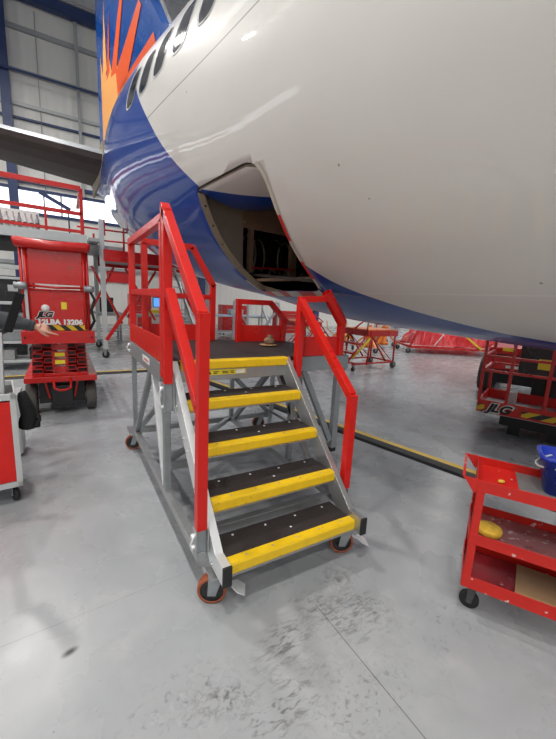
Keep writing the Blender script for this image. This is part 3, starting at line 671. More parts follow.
# open hold door: same skin patch swung inward about its top edge
def door(ang=78):
    hz = 2.50; hp = skin(2.9, hz, -.02); hp = V((0, 0, 0)); bmd = bmesh.new(); uvl = None
    ns, nz = 20, 16; grid = []; fl_ = []
    for i in range(ns+1):
        row = []; row2 = []
        for j in range(nz+1):
            z = 1.62+(2.505-1.62)*j/nz; tt_ = max(0, (z-2.275)/.24); s0, s1 = 2.345+.24*(1-math.sqrt(max(0, 1-tt_*tt_)))*1.0, 3.64-(3.64-3.39)*j/nz; s = s0+(s1-s0)*i/ns
            for off, rw in ((-.02, row), (-.10, row2)):
                p = skin(s, z, off); d = p-V((CAM.x, CAM.y, 0)); l, zz = d.dot(N_), p.z
                # hinge point (lateral, height) for this station
                hq = skin(s, 2.505, -.04); hl = (hq-V((CAM.x, CAM.y, 0))).dot(N_)
                dl, dz = l-hl, zz-2.505; a_ = R(ang); l2, z2 = hl+dl*math.cos(a_)-dz*math.sin(a_), 2.505+dl*math.sin(a_)+dz*math.cos(a_)
                rw.append((LW(l2, s, z2), (s, z)))
        grid.append(row); fl_.append(row2)
    uvl = bmd.loops.layers.uv.new('station'); out = []
    G = [[bmd.verts.new(q[0]) for q in r] for r in grid]; H = [[bmd.verts.new(q[0]) for q in r] for r in fl_]
    def face(vs, uvs, m):
        f = bmd.faces.new(vs); f.material_index = m; f.smooth = (m == 0)
        for lp, u in zip(f.loops, uvs): lp[uvl].uv = u
    for i in range(ns):
        for j in range(nz):
            u = [grid[a][c][1] for a, c in ((i, j), (i+1, j), (i+1, j+1), (i, j+1))]
            face([G[i][j], G[i+1][j], G[i+1][j+1], G[i][j+1]], u, 0); face([H[i][j], H[i][j+1], H[i+1][j+1], H[i+1][j]], u, 1)
    for i in range(ns):
        for j in (0, nz): face([G[i][j], G[i+1][j], H[i+1][j], H[i][j]], [(9, 9)]*4, 1)
    for j in range(nz):
        for i in (0, ns): face([G[i][j], G[i][j+1], H[i][j+1], H[i][j]], [(9, 9)]*4, 1)
    bmesh.ops.recalc_face_normals(bmd, faces=bmd.faces)
    me_ = bpy.data.meshes.new('cargo_door'); bmd.transform(wloc(PL).inverted()); bmd.to_mesh(me_); bmd.free(); me_.materials.append(M['fus']); me_.materials.append(M['lining'])
    o = bpy.data.objects.new('cargo_door', me_); COL.objects.link(o); o.parent = PL; o['label'] = 'hold door swung up inside the opening'; return o
DANG = 50
door(DANG)
# cargo hold lining, following the hull just inside its skin
def inner(s, z, inset=.09):
    b_, t_, w_ = sect(s); c_ = (b_+t_)/2; hh = (t_-b_)/2-inset; ww = w_-inset; q = max(-1, min(1, (z-c_)/hh)); return ww*math.sqrt(1-q*q)
def deck(z, th, m, name, s0=1.2, s1=6.2, st=.25, lift=0.):
    b = MB(); k = b.mi(m); rows = []; n_ = int(round((s1-s0)/st))
    for i in range(n_+1):
        s = s0+(s1-s0)*i/n_; zz = z+lift*i/n_; row = []
        for z_ in (zz, zz+th):
            x = min(inner(s, zz), inner(s, zz+th)); row += [b.bm.verts.new(LW(3.4-x, s, z_)), b.bm.verts.new(LW(3.4+x, s, z_))]
        rows.append(row)
    for A, B_ in zip(rows, rows[1:]):
        for (p, q) in ((0, 1), (1, 3), (3, 2), (2, 0)): b.bm.faces.new((A[p], A[q], B_[q], B_[p])).material_index = k
    for A in (rows[0], rows[-1]): b.bm.faces.new((A[0], A[1], A[3], A[2])).material_index = k
    return put(name, b, PL)
deck(1.575, .03, 'dark_lining_jamb_shade', 'hold_floor', lift=.42, s0=1.2, s1=6.2); deck(2.80, .03, 'dark_lining_jamb_shade', 'hold_ceiling')
def bulk(s, name, m='dark_lining_jamb_shade'):
    b_, t_, w_ = sect(s); c_ = (b_+t_)/2; hh = (t_-b_)/2-.09; ww = w_-.09; z0 = b_+.22
    pts = []
    for k in range(13):
        z = z0+(2.82-z0)*k/12; pts.append((3.4-ww*math.sqrt(max(0, 1-((z-c_)/hh)**2)), z))
    poly = [LW(l, s, z) for l, z in pts]+[LW(6.8-l, s, z) for l, z in reversed(pts)]
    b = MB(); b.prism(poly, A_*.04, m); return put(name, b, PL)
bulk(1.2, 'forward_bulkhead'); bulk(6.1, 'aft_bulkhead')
# aft divider with doorway: side panel, header beam, posts, bar
SD = 3.70
def dbox(l0, l1, s0, s1, z0, z1, m, mb): mb.hexa([LW(l0, s0, z0), LW(l1, s0, z0), LW(l1, s1, z0), LW(l0, s1, z0), LW(l0, s0, z1), LW(l1, s0, z1), LW(l1, s1, z1), LW(l0, s1, z1)], m)
b = MB(); b.prism([LW(2.365, SD, 1.80), LW(2.345, SD, 2.75)]+[LW(3.4-inner(SD, z, .075), SD, z) for z in (2.75, 2.6, 2.45, 2.3, 2.15, 2.0, 1.9, 1.80)], A_*.03, 'lining'); put('divider_panel', b, PL)
b = MB(.002); dbox(2.34, 4.6, SD, SD+.03, 2.32, 2.78, 'frame_brown', b); put('header_beam', b, PL)
b = MB(); dbox(2.36, 2.37, SD-.012, SD-.004, 2.37, 2.39, 'tape_white', b); put('call_light', b, PL)
for l0, l1 in ((2.49, 2.55), (3.15, 3.25), (3.9, 4.0)): b = MB(.002); dbox(l0, l1, SD+.06, SD+.12, 1.80, 2.34, 'frame_brown', b); put('divider_post', b, PL)
b = MB(); b.bar(LW(2.52, SD+.04, 1.885), LW(3.2, SD+.04, 1.915), .03, .022, 'tape_red'); put('cross_bar', b, PL)
for i, l in enumerate((2.66, 2.80, 2.95, 3.1, 3.35, 3.6)):
    b = MB(); b.tube([LW(l+.12*math.cos(t), SD+.35+.10*i % .3, 2.08+.24*math.sin(t)) for t in [R(x) for x in range(-80, 261, 20)]], .014, 'net' if i % 2 else 'lining', 8); put('net_hoop', b, PL)
b = MB(); dbox(2.75, 4.05, SD+.65, SD+.67, 1.92, 2.6, 'net', b); put('cargo_net', b, PL)
for l in (2.6, 2.85, 3.1, 3.4): b = MB(); b.tube([LW(l+.05, SD+.2, 1.84), LW(l+.1, SD+.22, 1.91), LW(l+.19, SD+.2, 1.86)], .012, 'lining', 8); put('cargo_strap', b, PL)
# sill beam inside
b = MB(); dbox(2.50, 2.58, 2.3, 3.6, 1.72, 1.75, 'frame_brown', b); put('door_sill', b, PL)
# ---- vertical tail with sunburst
def slab(name, outline, th, m, parent, extra=(), axis='x', dih=0.):
    """outline in (s,z) for the fin, thickness th across the centreline"""
    b = MB(); pts = outline; c = V((sum(p[0] for p in pts)/len(pts), sum(p[1] for p in pts)/len(pts)))
    for sg in (-1, 1):
        pass
    edge = [b.bm.verts.new(LW(3.4, p[0], p[1])) for p in pts]; k = b.mi(m)
    for sg in (-1, 1):
        inn = [b.bm.verts.new(LW(3.4+sg*th/2, c.x+(p[0]-c.x)*.9, c.y+(p[1]-c.y)*.97)) for p in pts]
        for j in range(len(pts)): b.bm.faces.new((edge[j], edge[(j+1) % len(pts)], inn[(j+1) % len(pts)], inn[j])).material_index = k
        b.bm.faces.new(inn).material_index = k
    for poly, mm, off in extra:
        b.prism([LW(3.4-th/2-off, p[0]*.945, 1.49+(p[1]-1.49)*.945) for p in poly], N_*.004, mm)
    return put(name, b, parent)
fin = [(14.45, 5.3), (14.45, 13.4), (12.9, 13.4), (9.1, 7.9), (8.3, 7.05), (6.6, 6.1), (5.4, 5.25)]
fin_o = [((14.7, 9.6), (14.45, 9.15), (14.05, 9.3), (13.1, 6.4), (14.45, 5.6))]
rays = [([(14.35, 9.05), (14.1, 8.4), (13.9, 9.5), (13.7, 8.2), (13.3, 8.6), (13.0, 8.0), (12.6, 8.3), (12.3, 7.75), (11.8, 7.5), (12.2, 5.7), (14.35, 5.7)], 'peach', .012),
        ([(13.62, 8.1), (13.28, 8.2), (13.2, 9.75)], 'redorange', .016), ([(13.15, 8.0), (12.55, 7.9), (11.75, 9.35), (11.95, 9.6)], 'redorange', .016),
        ([(12.6, 7.9), (12.3, 6.6), (11.8, 7.1), (10.25, 8.42), (10.45, 8.62)], 'redorange', .016), ([(12.2, 7.4), (12.2, 6.2), (10.9, 6.9), (9.3, 7.15), (9.45, 7.45), (11.0, 7.42)], 'redorange', .016),
        ([(13.9, 9.0), (13.8, 8.3), (13.6, 8.4), (13.75, 10.3)], 'peach', .014)]
slab('tail_fin', fin, .34, 'blue', PL, rays)
b = MB(); b.bar(LW(3.4, 12.98, 13.4), LW(3.4, 8.25, 6.98), .10, .10, 'chrome'); put('leading_edge', b, PL, label='polished metal leading edge of the tail fin')
# ---- starboard horizontal stabiliser
def wingbox(pts_low, th, m, name, edge_m):
    b = MB(); lo = [LW(*p) for p in pts_low]; k = b.mi(m); q = b.mi(edge_m)
    # root LE, tip LE, tip TE, root TE
    def sec(le, te, t):
        out = []
        for f, y in ((0, 0), (.03, .28), (.12, .46), (.35, .5), (.7, .28), (1, .03), (1, -.03), (.7, -.26), (.35, -.46), (.12, -.42), (.03, -.26)):
            out.append(le.lerp(te, f)+V((0, 0, y*t)))
        return out
    A = [b.bm.verts.new(v) for v in sec(lo[0], lo[3], th)]; B = [b.bm.verts.new(v) for v in sec(lo[1], lo[2], th*.5)]
    n_ = len(A)
    for j in range(n_):
        f = b.bm.faces.new((A[j], A[(j+1) % n_], B[(j+1) % n_], B[j])); f.material_index = q if j in (0,) else k; f.smooth = False
    b.bm.faces.new(A[::-1]).material_index = k; b.bm.faces.new(B).material_index = k
    return put(name, b, PL)
wingbox([(2.75, 9.95, 4.72), (-3.4, 12.6, 5.5), (-3.4, 14.3, 5.5), (2.75, 13.0, 4.72)], .46, 'stab', 'horizontal_stabiliser', 'galv')
wingbox([(4.05, 9.95, 4.72), (10.2, 12.6, 5.5), (10.2, 14.3, 5.5), (4.05, 13.0, 4.72)], .46, 'stab', 'horizontal_stabiliser', 'galv')
# stabiliser root seal plate
b = MB(); b.hexa([LW(2.35, 10.0, 4.35), LW(2.40, 10.0, 4.35), LW(2.75, 12.9, 4.35), LW(2.70, 12.9, 4.35), LW(2.35, 10.0, 5.05), LW(2.40, 10.0, 5.05), LW(2.75, 12.9, 5.05), LW(2.70, 12.9, 5.05)], 'jamb'); put('root_seal', b, PL)
# ================================================================ SCISSOR LIFT (left)
SL = empty('scissor_lift', (-.69, 4.4, 0), 'folded red scissor lift with grey tyres and a white number on its front', 'scissor lift')
YF_ = 3.5
def lwheel(x, y, r=.185, w=.115):
    b = MB(); b.lathe((x, y, r), (1, 0, 0), [(r*.6, -w/2), (r*.93, -w/2), (r, -w*.35), (r, w*.35), (r*.93, w/2), (r*.6, w/2), (r*.6, -w/2)], 'tyre', 36); o = put('wheel', b, SL)
    b = MB(); b.lathe((x, y, r), (1, 0, 0), [(0, -w*.3), (r*.6, -w*.3), (r*.6, w*.3), (0, w*.3)], 'grey_steel', 20); b.lathe((x-w*.3, y, r), (-1, 0, 0), [(0, .05), (.04, .05), (.045, 0)], 'light_steel', 12); put('wheel_hub', b, o)
for x in (-1.01, -.375):
    for y in (3.74, 5.05): lwheel(x, y)
b = MB(.004); b.box((-.93, 3.62, .14), (-.45, 5.3, .40), 'black'); b.box((-.80, 3.56, .10), (-.58, 3.7, .36), 'black_gloss'); put('chassis', b, SL)
b = MB(.003); b.tube([(-.95, 3.72, .2), (-.44, 3.72, .2)], .02, 'grey_steel'); b.box((-.89, 3.66, .15), (-.84, 3.74, .26), 'light_steel'); b.box((-.56, 3.66, .15), (-.51, 3.74, .26), 'light_steel'); put('axle', b, SL)
b = MB(.004)
b.hexa([(-1.06, 3.50, .42), (-.31, 3.50, .42), (-.31, 5.35, .42), (-1.06, 5.35, .42), (-1.06, 3.50, .485), (-.31, 3.50, .485), (-.31, 5.35, .485), (-1.06, 5.35, .485)], 'red_lift')
b.box((-.98, 3.56, .485), (-.40, 5.3, .52), 'red_lift')
put('chassis_cover', b, SL)
put('tow_loop', MB().tube([(-.77, 3.49, .45), (-.76, 3.43, .36), (-.72, 3.41, .34), (-.65, 3.41, .34), (-.60, 3.43, .36), (-.59, 3.49, .45)], .014, 'red_lift', 8), SL)
for s_ in (-1, 1):
    for i_ in (0,): put('strut', MB().bar((-.69+s_*(.17+.06*i_), 3.6, .42), (-.69+s_*(.13+.06*i_), 3.64, .20), .02, .05, 'red_lift'), SL)
# scissor arms folded in three tiers: hollow ends
for k_, z in enumerate((.56, .65, .74, .83)):
    for sx, hw in ((-.86, .105+.012*(3-k_)/3), (-.52, .105+.012*(3-k_)/3)):
        b = MB(.002)
        for (xa, xb) in ((sx-hw, sx-.005), (sx+.005, sx+hw)) if True else ():
            dz = .02 if (xa < -.7) == (xb > sx+.01) else -.012
            z0, z1 = z+dz-.030, z+dz+.030; y0 = 3.55+.02*(k_ % 2)
            b.box((xa, y0, z0), (xb, 5.2, z0+.008), 'red_lift'); b.box((xa, y0, z1-.008), (xb, 5.2, z1), 'red_lift'); b.box((xa, y0, z0), (xa+.008, 5.2, z1), 'red_lift'); b.box((xb-.008, y0, z0), (xb, 5.2, z1), 'red_lift')
            b.box((xa+.008, y0+.03, z0+.008), (xb-.008, y0+.035, z1-.008), 'black')
        put('scissor_arm', b, SL)
    b = MB(.003); b.box((-.775, 3.57, z-.035), (-.605, 3.60, z+.035), 'red_lift'); put('cross_tube', b, SL)
for z in (.65, .74): put('yellow_label', MB().box((-.745, 3.565, z-.022), (-.64, 3.569, z+.022), 'yellow_tape'), SL)
# platform: front beam, deck, toe board, rails
b = MB(.004); b.box((-1.045, 3.46, .885), (-.315, 3.54, 1.03), 'red_lift')
for x in (-1.01, -.35): b.lathe((x, 3.459, .955), (0, -1, 0), [(0, .004), (.012, .004), (.012, 0)], 'black', 12)
put('front_beam', b, SL)
b = MB(.003); b.box((-1.03, 3.54, .93), (-.33, 5.35, .97), 'grey_steel'); put('platform_deck', b, SL)
pf = put('front_panel', MB(.004).box((-.955, 3.50, 1.03), (-.41, 3.52, 1.50), 'red_lift'), SL)
put('hazard_stripe', MB().box((-.85, 3.494, 1.035), (-.395, 3.499, 1.095), 'hazard'), pf)
put('round_sticker', MB().lathe((-.80, 3.4995, 1.285), (0, -1, 0), [(0, .003), (.042, .003), (.042, 0)], 'white', 20), pf)
put('inspection_sticker', MB().box((-.645, 3.496, 1.28), (-.59, 3.4995, 1.36), 'yellow_tape'), pf)
text('lettering', 'JLG', (-.885, 3.498, 1.186), (1, 0, 0), (0, 0, 1), .088, 'white', pf, .0005, .35, .009, 1.12)
text('lettering', 'JLG', (-.885, 3.494, 1.188), (1, 0, 0), (0, 0, 1), .083, 'black', pf, .0010, .35, .004, 1.15)
text('lettering', '12LBA 13206', (-.885, 3.494, 1.105), (1, 0, 0), (0, 0, 1), .080, 'white', pf, .0010, 0, .0045, 1.02)
b = MB(.004); b.box((-.935, 3.50, 1.555), (-.415, 3.512, 1.96), 'red_lift'); put('gate_panel', b, SL)
b = MB(); b.tube([(-.94, 3.49, 1.53), (-.68, 3.485, 1.52), (-.41, 3.49, 1.53)], .013, 'red_lift', 8); b.tube([(-.935, 3.49, 1.49), (-.41, 3.49, 1.495)], .009, 'red_lift', 8); put('cross_tube', b, SL)
put('top_bar', MB().tube([(-1.05, 3.46, 1.975), (-1.03, 3.46, 1.98), (-.7, 3.46, 1.970), (-.36, 3.46, 1.985), (-.33, 3.46, 1.98)], [.045, .055, .052, .055, .045], 'red_lift', 20), SL)
for xs in (-1.0, -.955, -.945+.0, -.40, -.365):
    put('rail_post', MB().tube([(xs, 3.51, 1.0), (xs, 3.51, 1.95)], .016, 'red_lift', 10), SL)
for x in (-.96, -.40): put('panel_tube', MB().tube([(x, 3.49, 1.05), (x, 3.49, 1.96)], .016, 'red_lift', 10), SL)
for x0, x1 in ((-1.075, -.95), (-.41, -.30)): put('hinge_roller', MB().lathe(((x0), 3.47, 1.525), (1, 0, 0), [(0, 0), (.034, 0), (.04, .015), (.032, .03), (.04, .05), (.04, x1-x0-.02), (.03, x1-x0), (0, x1-x0)], 'galv', 16), SL)
put('grey_lever', MB(.002).box((-.985, 3.47, 1.16), (-.955, 3.49, 1.50), 'light_steel'), SL)
for x in (-1.0, -.365):
    put('side_rail', MB().tube([(x, 3.51, 1.95), (x, 5.3, 1.95), (x, 5.3, .97)], .018, 'red_lift', 10), SL)
    put('side_rail', MB().tube([(x, 3.51, 1.48), (x, 5.3, 1.48)], .016, 'red_lift', 10), SL)
    for y in (4.1, 4.7): put('rail_post', MB().tube([(x, y, .97), (x, y, 1.95)], .014, 'red_lift', 10), SL)
    put('toe_board', MB().box((x-.004, 3.54, .97), (x+.004, 5.3, 1.12), 'red_lift'), SL)
put('control_cable', MB().tube([(-.35, 3.48, 1.52), (-.30, 3.50, 1.40), (-.34, 3.48, 1.28), (-.31, 3.5, 1.15), (-.36, 3.5, 1.05)], .016, 'black', 8), SL)
# ================================================================ BOOM LIFT (right)
E1 = V((.37, -.929, 0)).normalized(); E2 = V((.929, .37, 0)); P0 = V((3.778, 1.047, 0))
BL = empty('boom_lift', P0+E1*.4+E2*1.6, 'red boom lift with railed basket near the floor, big grey tyre and black engine box', 'boom lift')
def B(u, v, z): return P0+E1*u+E2*v+V((0, 0, z))
def bb(u0, u1, v0, v1, z0, z1, m, mb): mb.hexa([B(u0, v0, z0), B(u1, v0, z0), B(u1, v1, z0), B(u0, v1, z0), B(u0, v0, z1), B(u1, v0, z1), B(u1, v1, z1), B(u0, v1, z1)], m); return mb
tb = put('toe_board', bb(0, 1.7, -.01, .01, .28, .43, 'red_lift', MB(.003)), BL)
put('toe_board', bb(0, .02, 0, .85, .28, .43, 'red_lift', MB(.003)), BL); put('toe_board', bb(0, 1.7, .84, .86, .28, .43, 'red_lift', MB(.003)), BL)
put('basket_floor', bb(0, 1.7, 0, .85, .27, .30, 'grey_steel', MB(.002)), BL)
put('hazard_stripe', bb(.47, 1.5, -.016, -.0105, .305, .375, 'hazard', MB()), tb); put('hazard_stripe', bb(.01, .085, -.016, -.0105, .30, .37, 'hazard', MB()), tb)
o_ = B(.115, -.013, .30)
text('lettering', 'JLG', o_, E1, (0, 0, 1), .145, 'white', tb, .0005, .35, .016, 1.12)
text('lettering', 'JLG', o_+E2*-.004+V((0, 0, .004)), E1, (0, 0, 1), .138, 'black', tb, .001, .35, .006, 1.15)
for u in (.01, .30, .67, 1.05, 1.69): put('rail_post', MB(.002).bar(B(u, 0, .42), B(u, 0, 1.38), .035, .035, 'red_lift', E1), BL)
for u in (.01, .67, 1.69): put('rail_post', MB(.002).bar(B(u, .85, .42), B(u, .85, 1.38), .035, .035, 'red_lift', E1), BL)
for z in (.80, .975, 1.38): put('guard_rail', MB(.002).bar(B(0, 0, z), B(1.7, 0, z), .03, .032, 'red_lift', V((0, 0, 1))), BL); put('guard_rail', MB(.002).bar(B(0.01, 0, z), B(0.01, .85, z), .03, .032, 'red_lift', V((0, 0, 1))), BL)
for z in (.80, 1.38): put('guard_rail', MB(.002).bar(B(0, .85, z), B(1.7, .85, z), .03, .032, 'red_lift', V((0, 0, 1))), BL)
put('control_box', bb(.33, 1.25, .55, .80, .70, 1.12, 'black_gloss', MB(.01)), BL)
put('yellow_label', bb(.53, .68, .54, .549, .82, .95, 'yellow_tape', MB()), BL); put('yellow_label', bb(.85, 1.0, .54, .549, .84, .93, 'yellow_tape', MB()), BL)
put('manual_box', bb(.28, .38, .3, .38, .31, .52, 'light_steel', MB(.006)), BL)
put('support_bracket', bb(.25, 1.3, .15, .7, .12, .26, 'black', MB(.006)), BL)
for u in (.35, .75, 1.15): put('foot_block', bb(u, u+.12, .2, .65, .005, .12, 'black', MB(.004)), BL)
# boom and chassis behind the basket
put('boom_arm', MB(.01).bar(B(.9, .85, .62), B(1.0, 2.0, .72), .14, .18, 'black', E1), BL)
put('platform_mount', bb(.5, 1.4, .86, .98, .25, .75, 'black', MB(.01)), BL)
put('chassis', bb(-.1, 1.7, 2.1, 4.2, .32, .58, 'black', MB(.01)), BL)
h = put('engine_hood', MB(.02).hexa([B(-.25, 2.0, .56), B(.9, 2.0, .56), B(.9, 4.1, .56), B(-.25, 4.1, .56), B(-.20, 2.05, .92), B(.85, 2.05, .98), B(.85, 4.0, 1.05), B(-.2, 4.0, 1.0)], 'red_lift'), BL)
put('lid', MB(.01).hexa([B(-.22, 1.985, .80), B(.87, 1.985, .84), B(.87, 1.999, .84), B(-.22, 1.999, .80), B(-.22, 1.985, .82), B(.87, 1.985, .86), B(.87, 1.999, .86), B(-.22, 1.999, .82)], 'black'), h)
put('white_decal', bb(.08, .34, 1.985, 1.994, .60, .66, 'white', MB()), h); put('yellow_label', bb(.0, .16, 1.985, 1.994, .88, .93, 'yellow_tape', MB()), h)
for u, v in ((-.26, 2.9), (1.55, 2.9), (-.26, 4.3), (1.55, 4.3)):
    r = .33; b = MB(); b.lathe(B(u, v, r), E1, [(r*.55, -.12), (r*.92, -.13), (r, -.09), (r, .09), (r*.92, .13), (r*.55, .12), (r*.55, -.12)], 'tyre', 40); w_o = put('wheel', b, BL)
    put('wheel_hub', MB().lathe(B(u, v, r), E1, [(0, -.08), (r*.55, -.06), (r*.55, .06), (0, .08)], 'red_lift', 20), w_o)
for v in (2.9, 4.3): put('axle', MB().tube([B(-.2, v, .36), B(1.5, v, .36)], .05, 'black'), BL)
# ================================================================ RED WORKSHOP TROLLEY (right)
D1 = V((.5, -.866, 0)).normalized(); D2 = V((.866, .5, 0)); T0 = V((.995, -.545, 0))
TR = empty('utility_trolley', T0+D1*.35+D2*.15, 'worn red three tier steel trolley on black casters, near the camera', 'trolley')
def Tq(u, v, z): return T0+D1*u+D2*v+V((0, 0, z))
def tb_(u0, u1, v0, v1, z0, z1, m, mb): mb.hexa([Tq(u0, v0, z0), Tq(u1, v0, z0), Tq(u1, v1, z0), Tq(u0, v1, z0), Tq(u0, v0, z1), Tq(u1, v0, z1), Tq(u1, v1, z1), Tq(u0, v1, z1)], m); return mb
TW, TD = .74, .31
RT = 'red_trolley'
for (u, v) in ((0, 0), (TW-.035, 0), (0, TD-.03), (TW-.035, TD-.03)):
    b = MB(.0015); tb_(u, u+.035, v, v+.004, .17, .69, RT, b) if v == 0 else tb_(u, u+.035, v+.026, v+.03, .17, .70, RT, b)
    tb_(u if u == 0 else u+.031, u+.004 if u == 0 else u+.035, v, v+.03, .17, .70, RT, b); put('leg', b, TR)
def tray(z0, z1, zf, nm, fm):
    b = MB(.0015)
    tb_(0, TW, -.003, 0, z0, z1, RT, b); tb_(0, TW, TD, TD+.003, z0, z1+(.0 if nm == 'tray' else 0), RT, b); tb_(-.003, 0, 0, TD, z0, z1, RT, b); tb_(TW, TW+.003, 0, TD, z0, z1, RT, b)
    o = put(nm, b, TR); put('shelf_panel', tb_(0, TW, 0, TD, zf, zf+.003, fm, MB()), o); return o
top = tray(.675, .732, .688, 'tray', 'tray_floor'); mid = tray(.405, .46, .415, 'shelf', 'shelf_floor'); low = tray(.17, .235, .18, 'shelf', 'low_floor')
# divider and flared handle end of the top tray
put('tray_end_panel', tb_(.001, .17, .002, TD-.002, .6915, .693, RT, MB()), top)
b = MB(.001); k_ = b.mi(RT)
b.prism([Tq(-.062, -.002, .734), Tq(0, -.002, .734), Tq(0, -.002, .668), Tq(-.01, -.002, .662)], D2*.003, RT)
b.prism([Tq(-.062, TD-.001, .734), Tq(0, TD-.001, .734), Tq(0, TD-.001, .668), Tq(-.01, TD-.001, .662)], D2*.003, RT)
b.tube([Tq(-.060, 0, .732), Tq(-.060, TD, .732)], .006, RT, 8)
b.prism([Tq(-.058, 0, .717), Tq(-.062, 0, .734), Tq(-.062, TD, .734), Tq(-.058, TD, .717)], D1*.003, RT)
put('handle', b, TR)
for (u, v, yw) in ((.05, .09, R(205)), (TW-.05, .06, R(150)), (.05, TD-.03, R(120)), (TW-.05, TD-.03, R(160))):
    q = Tq(u, v, 0); caster('caster_wheel', q.x, q.y, TR, r=.046, w=.026, top=.169, yaw=yw, tm='black', trail=.012, fm='dark_metal')
# things on it
def drop_lump(mb, amp):
    for v in mb.bm.verts: v.co += V((random.uniform(-1, 1), random.uniform(-1, 1), random.uniform(-1, 1)))*amp
# blue bucket with grey bail
BK = empty('bucket', Tq(.38, .19, .6915), 'blue plastic bucket with grey bail handle on the top tray of the red trolley', 'bucket')
c0 = Tq(.38, .19, .6925); b = MB()
def ssq(t, a, p=.35):
    c_, s_ = math.cos(t), math.sin(t); return D1*(a*1.15*abs(c_)**p*(1 if c_ > 0 else -1))+D2*(a*.80*abs(s_)**p*(1 if s_ > 0 else -1))
rg = []; n_ = 32; k_ = b.mi('blue_plastic')
for (a, z) in ((.001, 0), (.095, 0), (.122, .158), (.132, .161), (.132, .176), (.120, .176), (.094, .006), (.001, .006)): rg.append([b.bm.verts.new(c0+ssq(2*math.pi*j/n_, a)+V((0, 0, z))) for j in range(n_)])
for A, Bq in zip(rg, rg[1:]):
    for j in range(n_): f = b.bm.faces.new((A[j], A[(j+1) % n_], Bq[(j+1) % n_], Bq[j])); f.material_index = k_; f.smooth = True
put('bucket_body', b, BK, segs=1)
b = MB(); pts = []
for j in range(13):
    t = math.pi*j/12; pts.append(c0+D2*(.112*math.cos(t))+V((0, 0, .165))-D1*(.152*math.sin(t))-V((0, 0, .055*math.sin(t))))
b.tube(pts, .005, 'light_steel', 8); put('bail_handle', b, BK)
b = MB(); b.sphere(Tq(.10, .12, .700), .016, 'sponge', (1.2, .8, .45)); drop_lump(b, .001); tag(put('putty_lump', b, None, Tq(.10, .12, .693)), 'small pale yellow lump on the top tray left of the blue bucket', 'lump')
b = MB(); rg = []; b.lathe(Tq(.085, .12, .4185), (0, 0, 1), [(.001, 0), (.052, 0), (.058, .010), (.058, .026), (.052, .034), (.001, .036)], 'sponge', 26)
tag(put('round_sponge', b, None, Tq(.085, .12, .4185)), 'yellow round sponge on the middle shelf of the red trolley', 'sponge')
b = MB(.001); b.prism([Tq(.22, .02, .1845), Tq(.66, .015, .1845), Tq(.64, .28, .1845), Tq(.25, .295, .1845)], V((0, 0, .012)), 'cardboard'); tag(put('wooden_board', b, None, Tq(.4, .15, .1845)), 'thin brown board lying on the bottom shelf of the red trolley', 'board')
b = MB(.002); b.lathe(Tq(.48, .20, .1975), (0, 0, 1), [(.001, 0), (.035, 0), (.035, .05), (.026, .056), (.001, .056)], 'black_gloss', 20); tag(put('black_jar', b, None, Tq(.48, .2, .1975)), 'small black tub standing on the brown board of the bottom shelf', 'tub')
# ================================================================ TOOL CABINET (left edge)
CB = empty('tool_cabinet', (-1.28, 1.75, 0), 'grey framed tool cabinet with bright red front panel at the left edge', 'tool cabinet')
xr = -.925
b = MB(.004)
b.box((-1.65, 1.50, .13), (xr, 1.96, .17), 'light_steel'); b.box((-1.65, 1.50, .755), (xr, 1.52, .80), 'light_steel'); b.box((xr-.036, 1.50, .13), (xr, 1.54, .80), 'light_steel'); b.box((-1.65, 1.50, .13), (-1.61, 1.54, .80), 'light_steel')
b.box((xr-.012, 1.54, .13), (xr, 1.96, .80), 'light_steel'); b.box((-1.65, 1.54, .13), (-1.638, 1.96, .80), 'light_steel'); b.box((-1.65, 1.948, .13), (xr, 1.96, .80), 'light_steel'); put('cabinet_body', b, CB)
put('front_panel', MB(.003).box((-1.61, 1.503, .175), (xr-.036, 1.515, .745), 'red'), CB, label='bright red front panel')
put('top_tray', MB(.003).box((-1.63, 1.525, .75), (xr-.015, 1.945, .765), 'black_gloss'), CB)
for x in (-1.58, -.975):
    for y in (1.58, 1.89): caster('caster_wheel', x, y, CB, r=.05, w=.03, top=.129, yaw=R(15), tm='black', trail=.01)
a_ = R(7.4); pv = V((xr, 1.50, 0)); CB.location = pv+Matrix.Rotation(a_, 3, 'Z') @ (V(CB.location)-pv); CB.rotation_euler = (0, 0, a_)
# grey post carrying a black slab-shaped screen
SC = empty('screen_stand', (-1.03, 1.70, .765), 'thin black slab shaped screen tilted on a grey post above the tool cabinet', 'screen')
put('post', MB(.003).bar((-1.02, 1.60, .767), (-1.00, 1.60, 1.20), .045, .045, 'light_steel', (0, 1, 0)), SC)
put('screen', MB(.006).bar((-.948, 1.60, 1.205), (-.862, 1.60, 1.462), .050, .05, 'matt_black', (1, 0, 0)), SC)
put('hinge', MB(.002).bar((-1.0, 1.60, 1.19), (-.95, 1.60, 1.215), .03, .03, 'black'), SC)
b = MB(); b.tube([(-1.10+.045*math.cos(t), 1.72+.045*math.sin(t), .783+.0016*i_) for i_, t in enumerate([R(20*x) for x in range(40)])], .012, 'black', 8); b.tube([(-1.10+.03*math.cos(t), 1.72+.03*math.sin(t), .86+.001*i_) for i_, t in enumerate([R(20*x) for x in range(19)])], .012, 'black', 8)
tag(put('coiled_hose', b, None, (-1.10, 1.72, .768)), 'black coiled hose standing on top of the grey tool cabinet', 'hose')
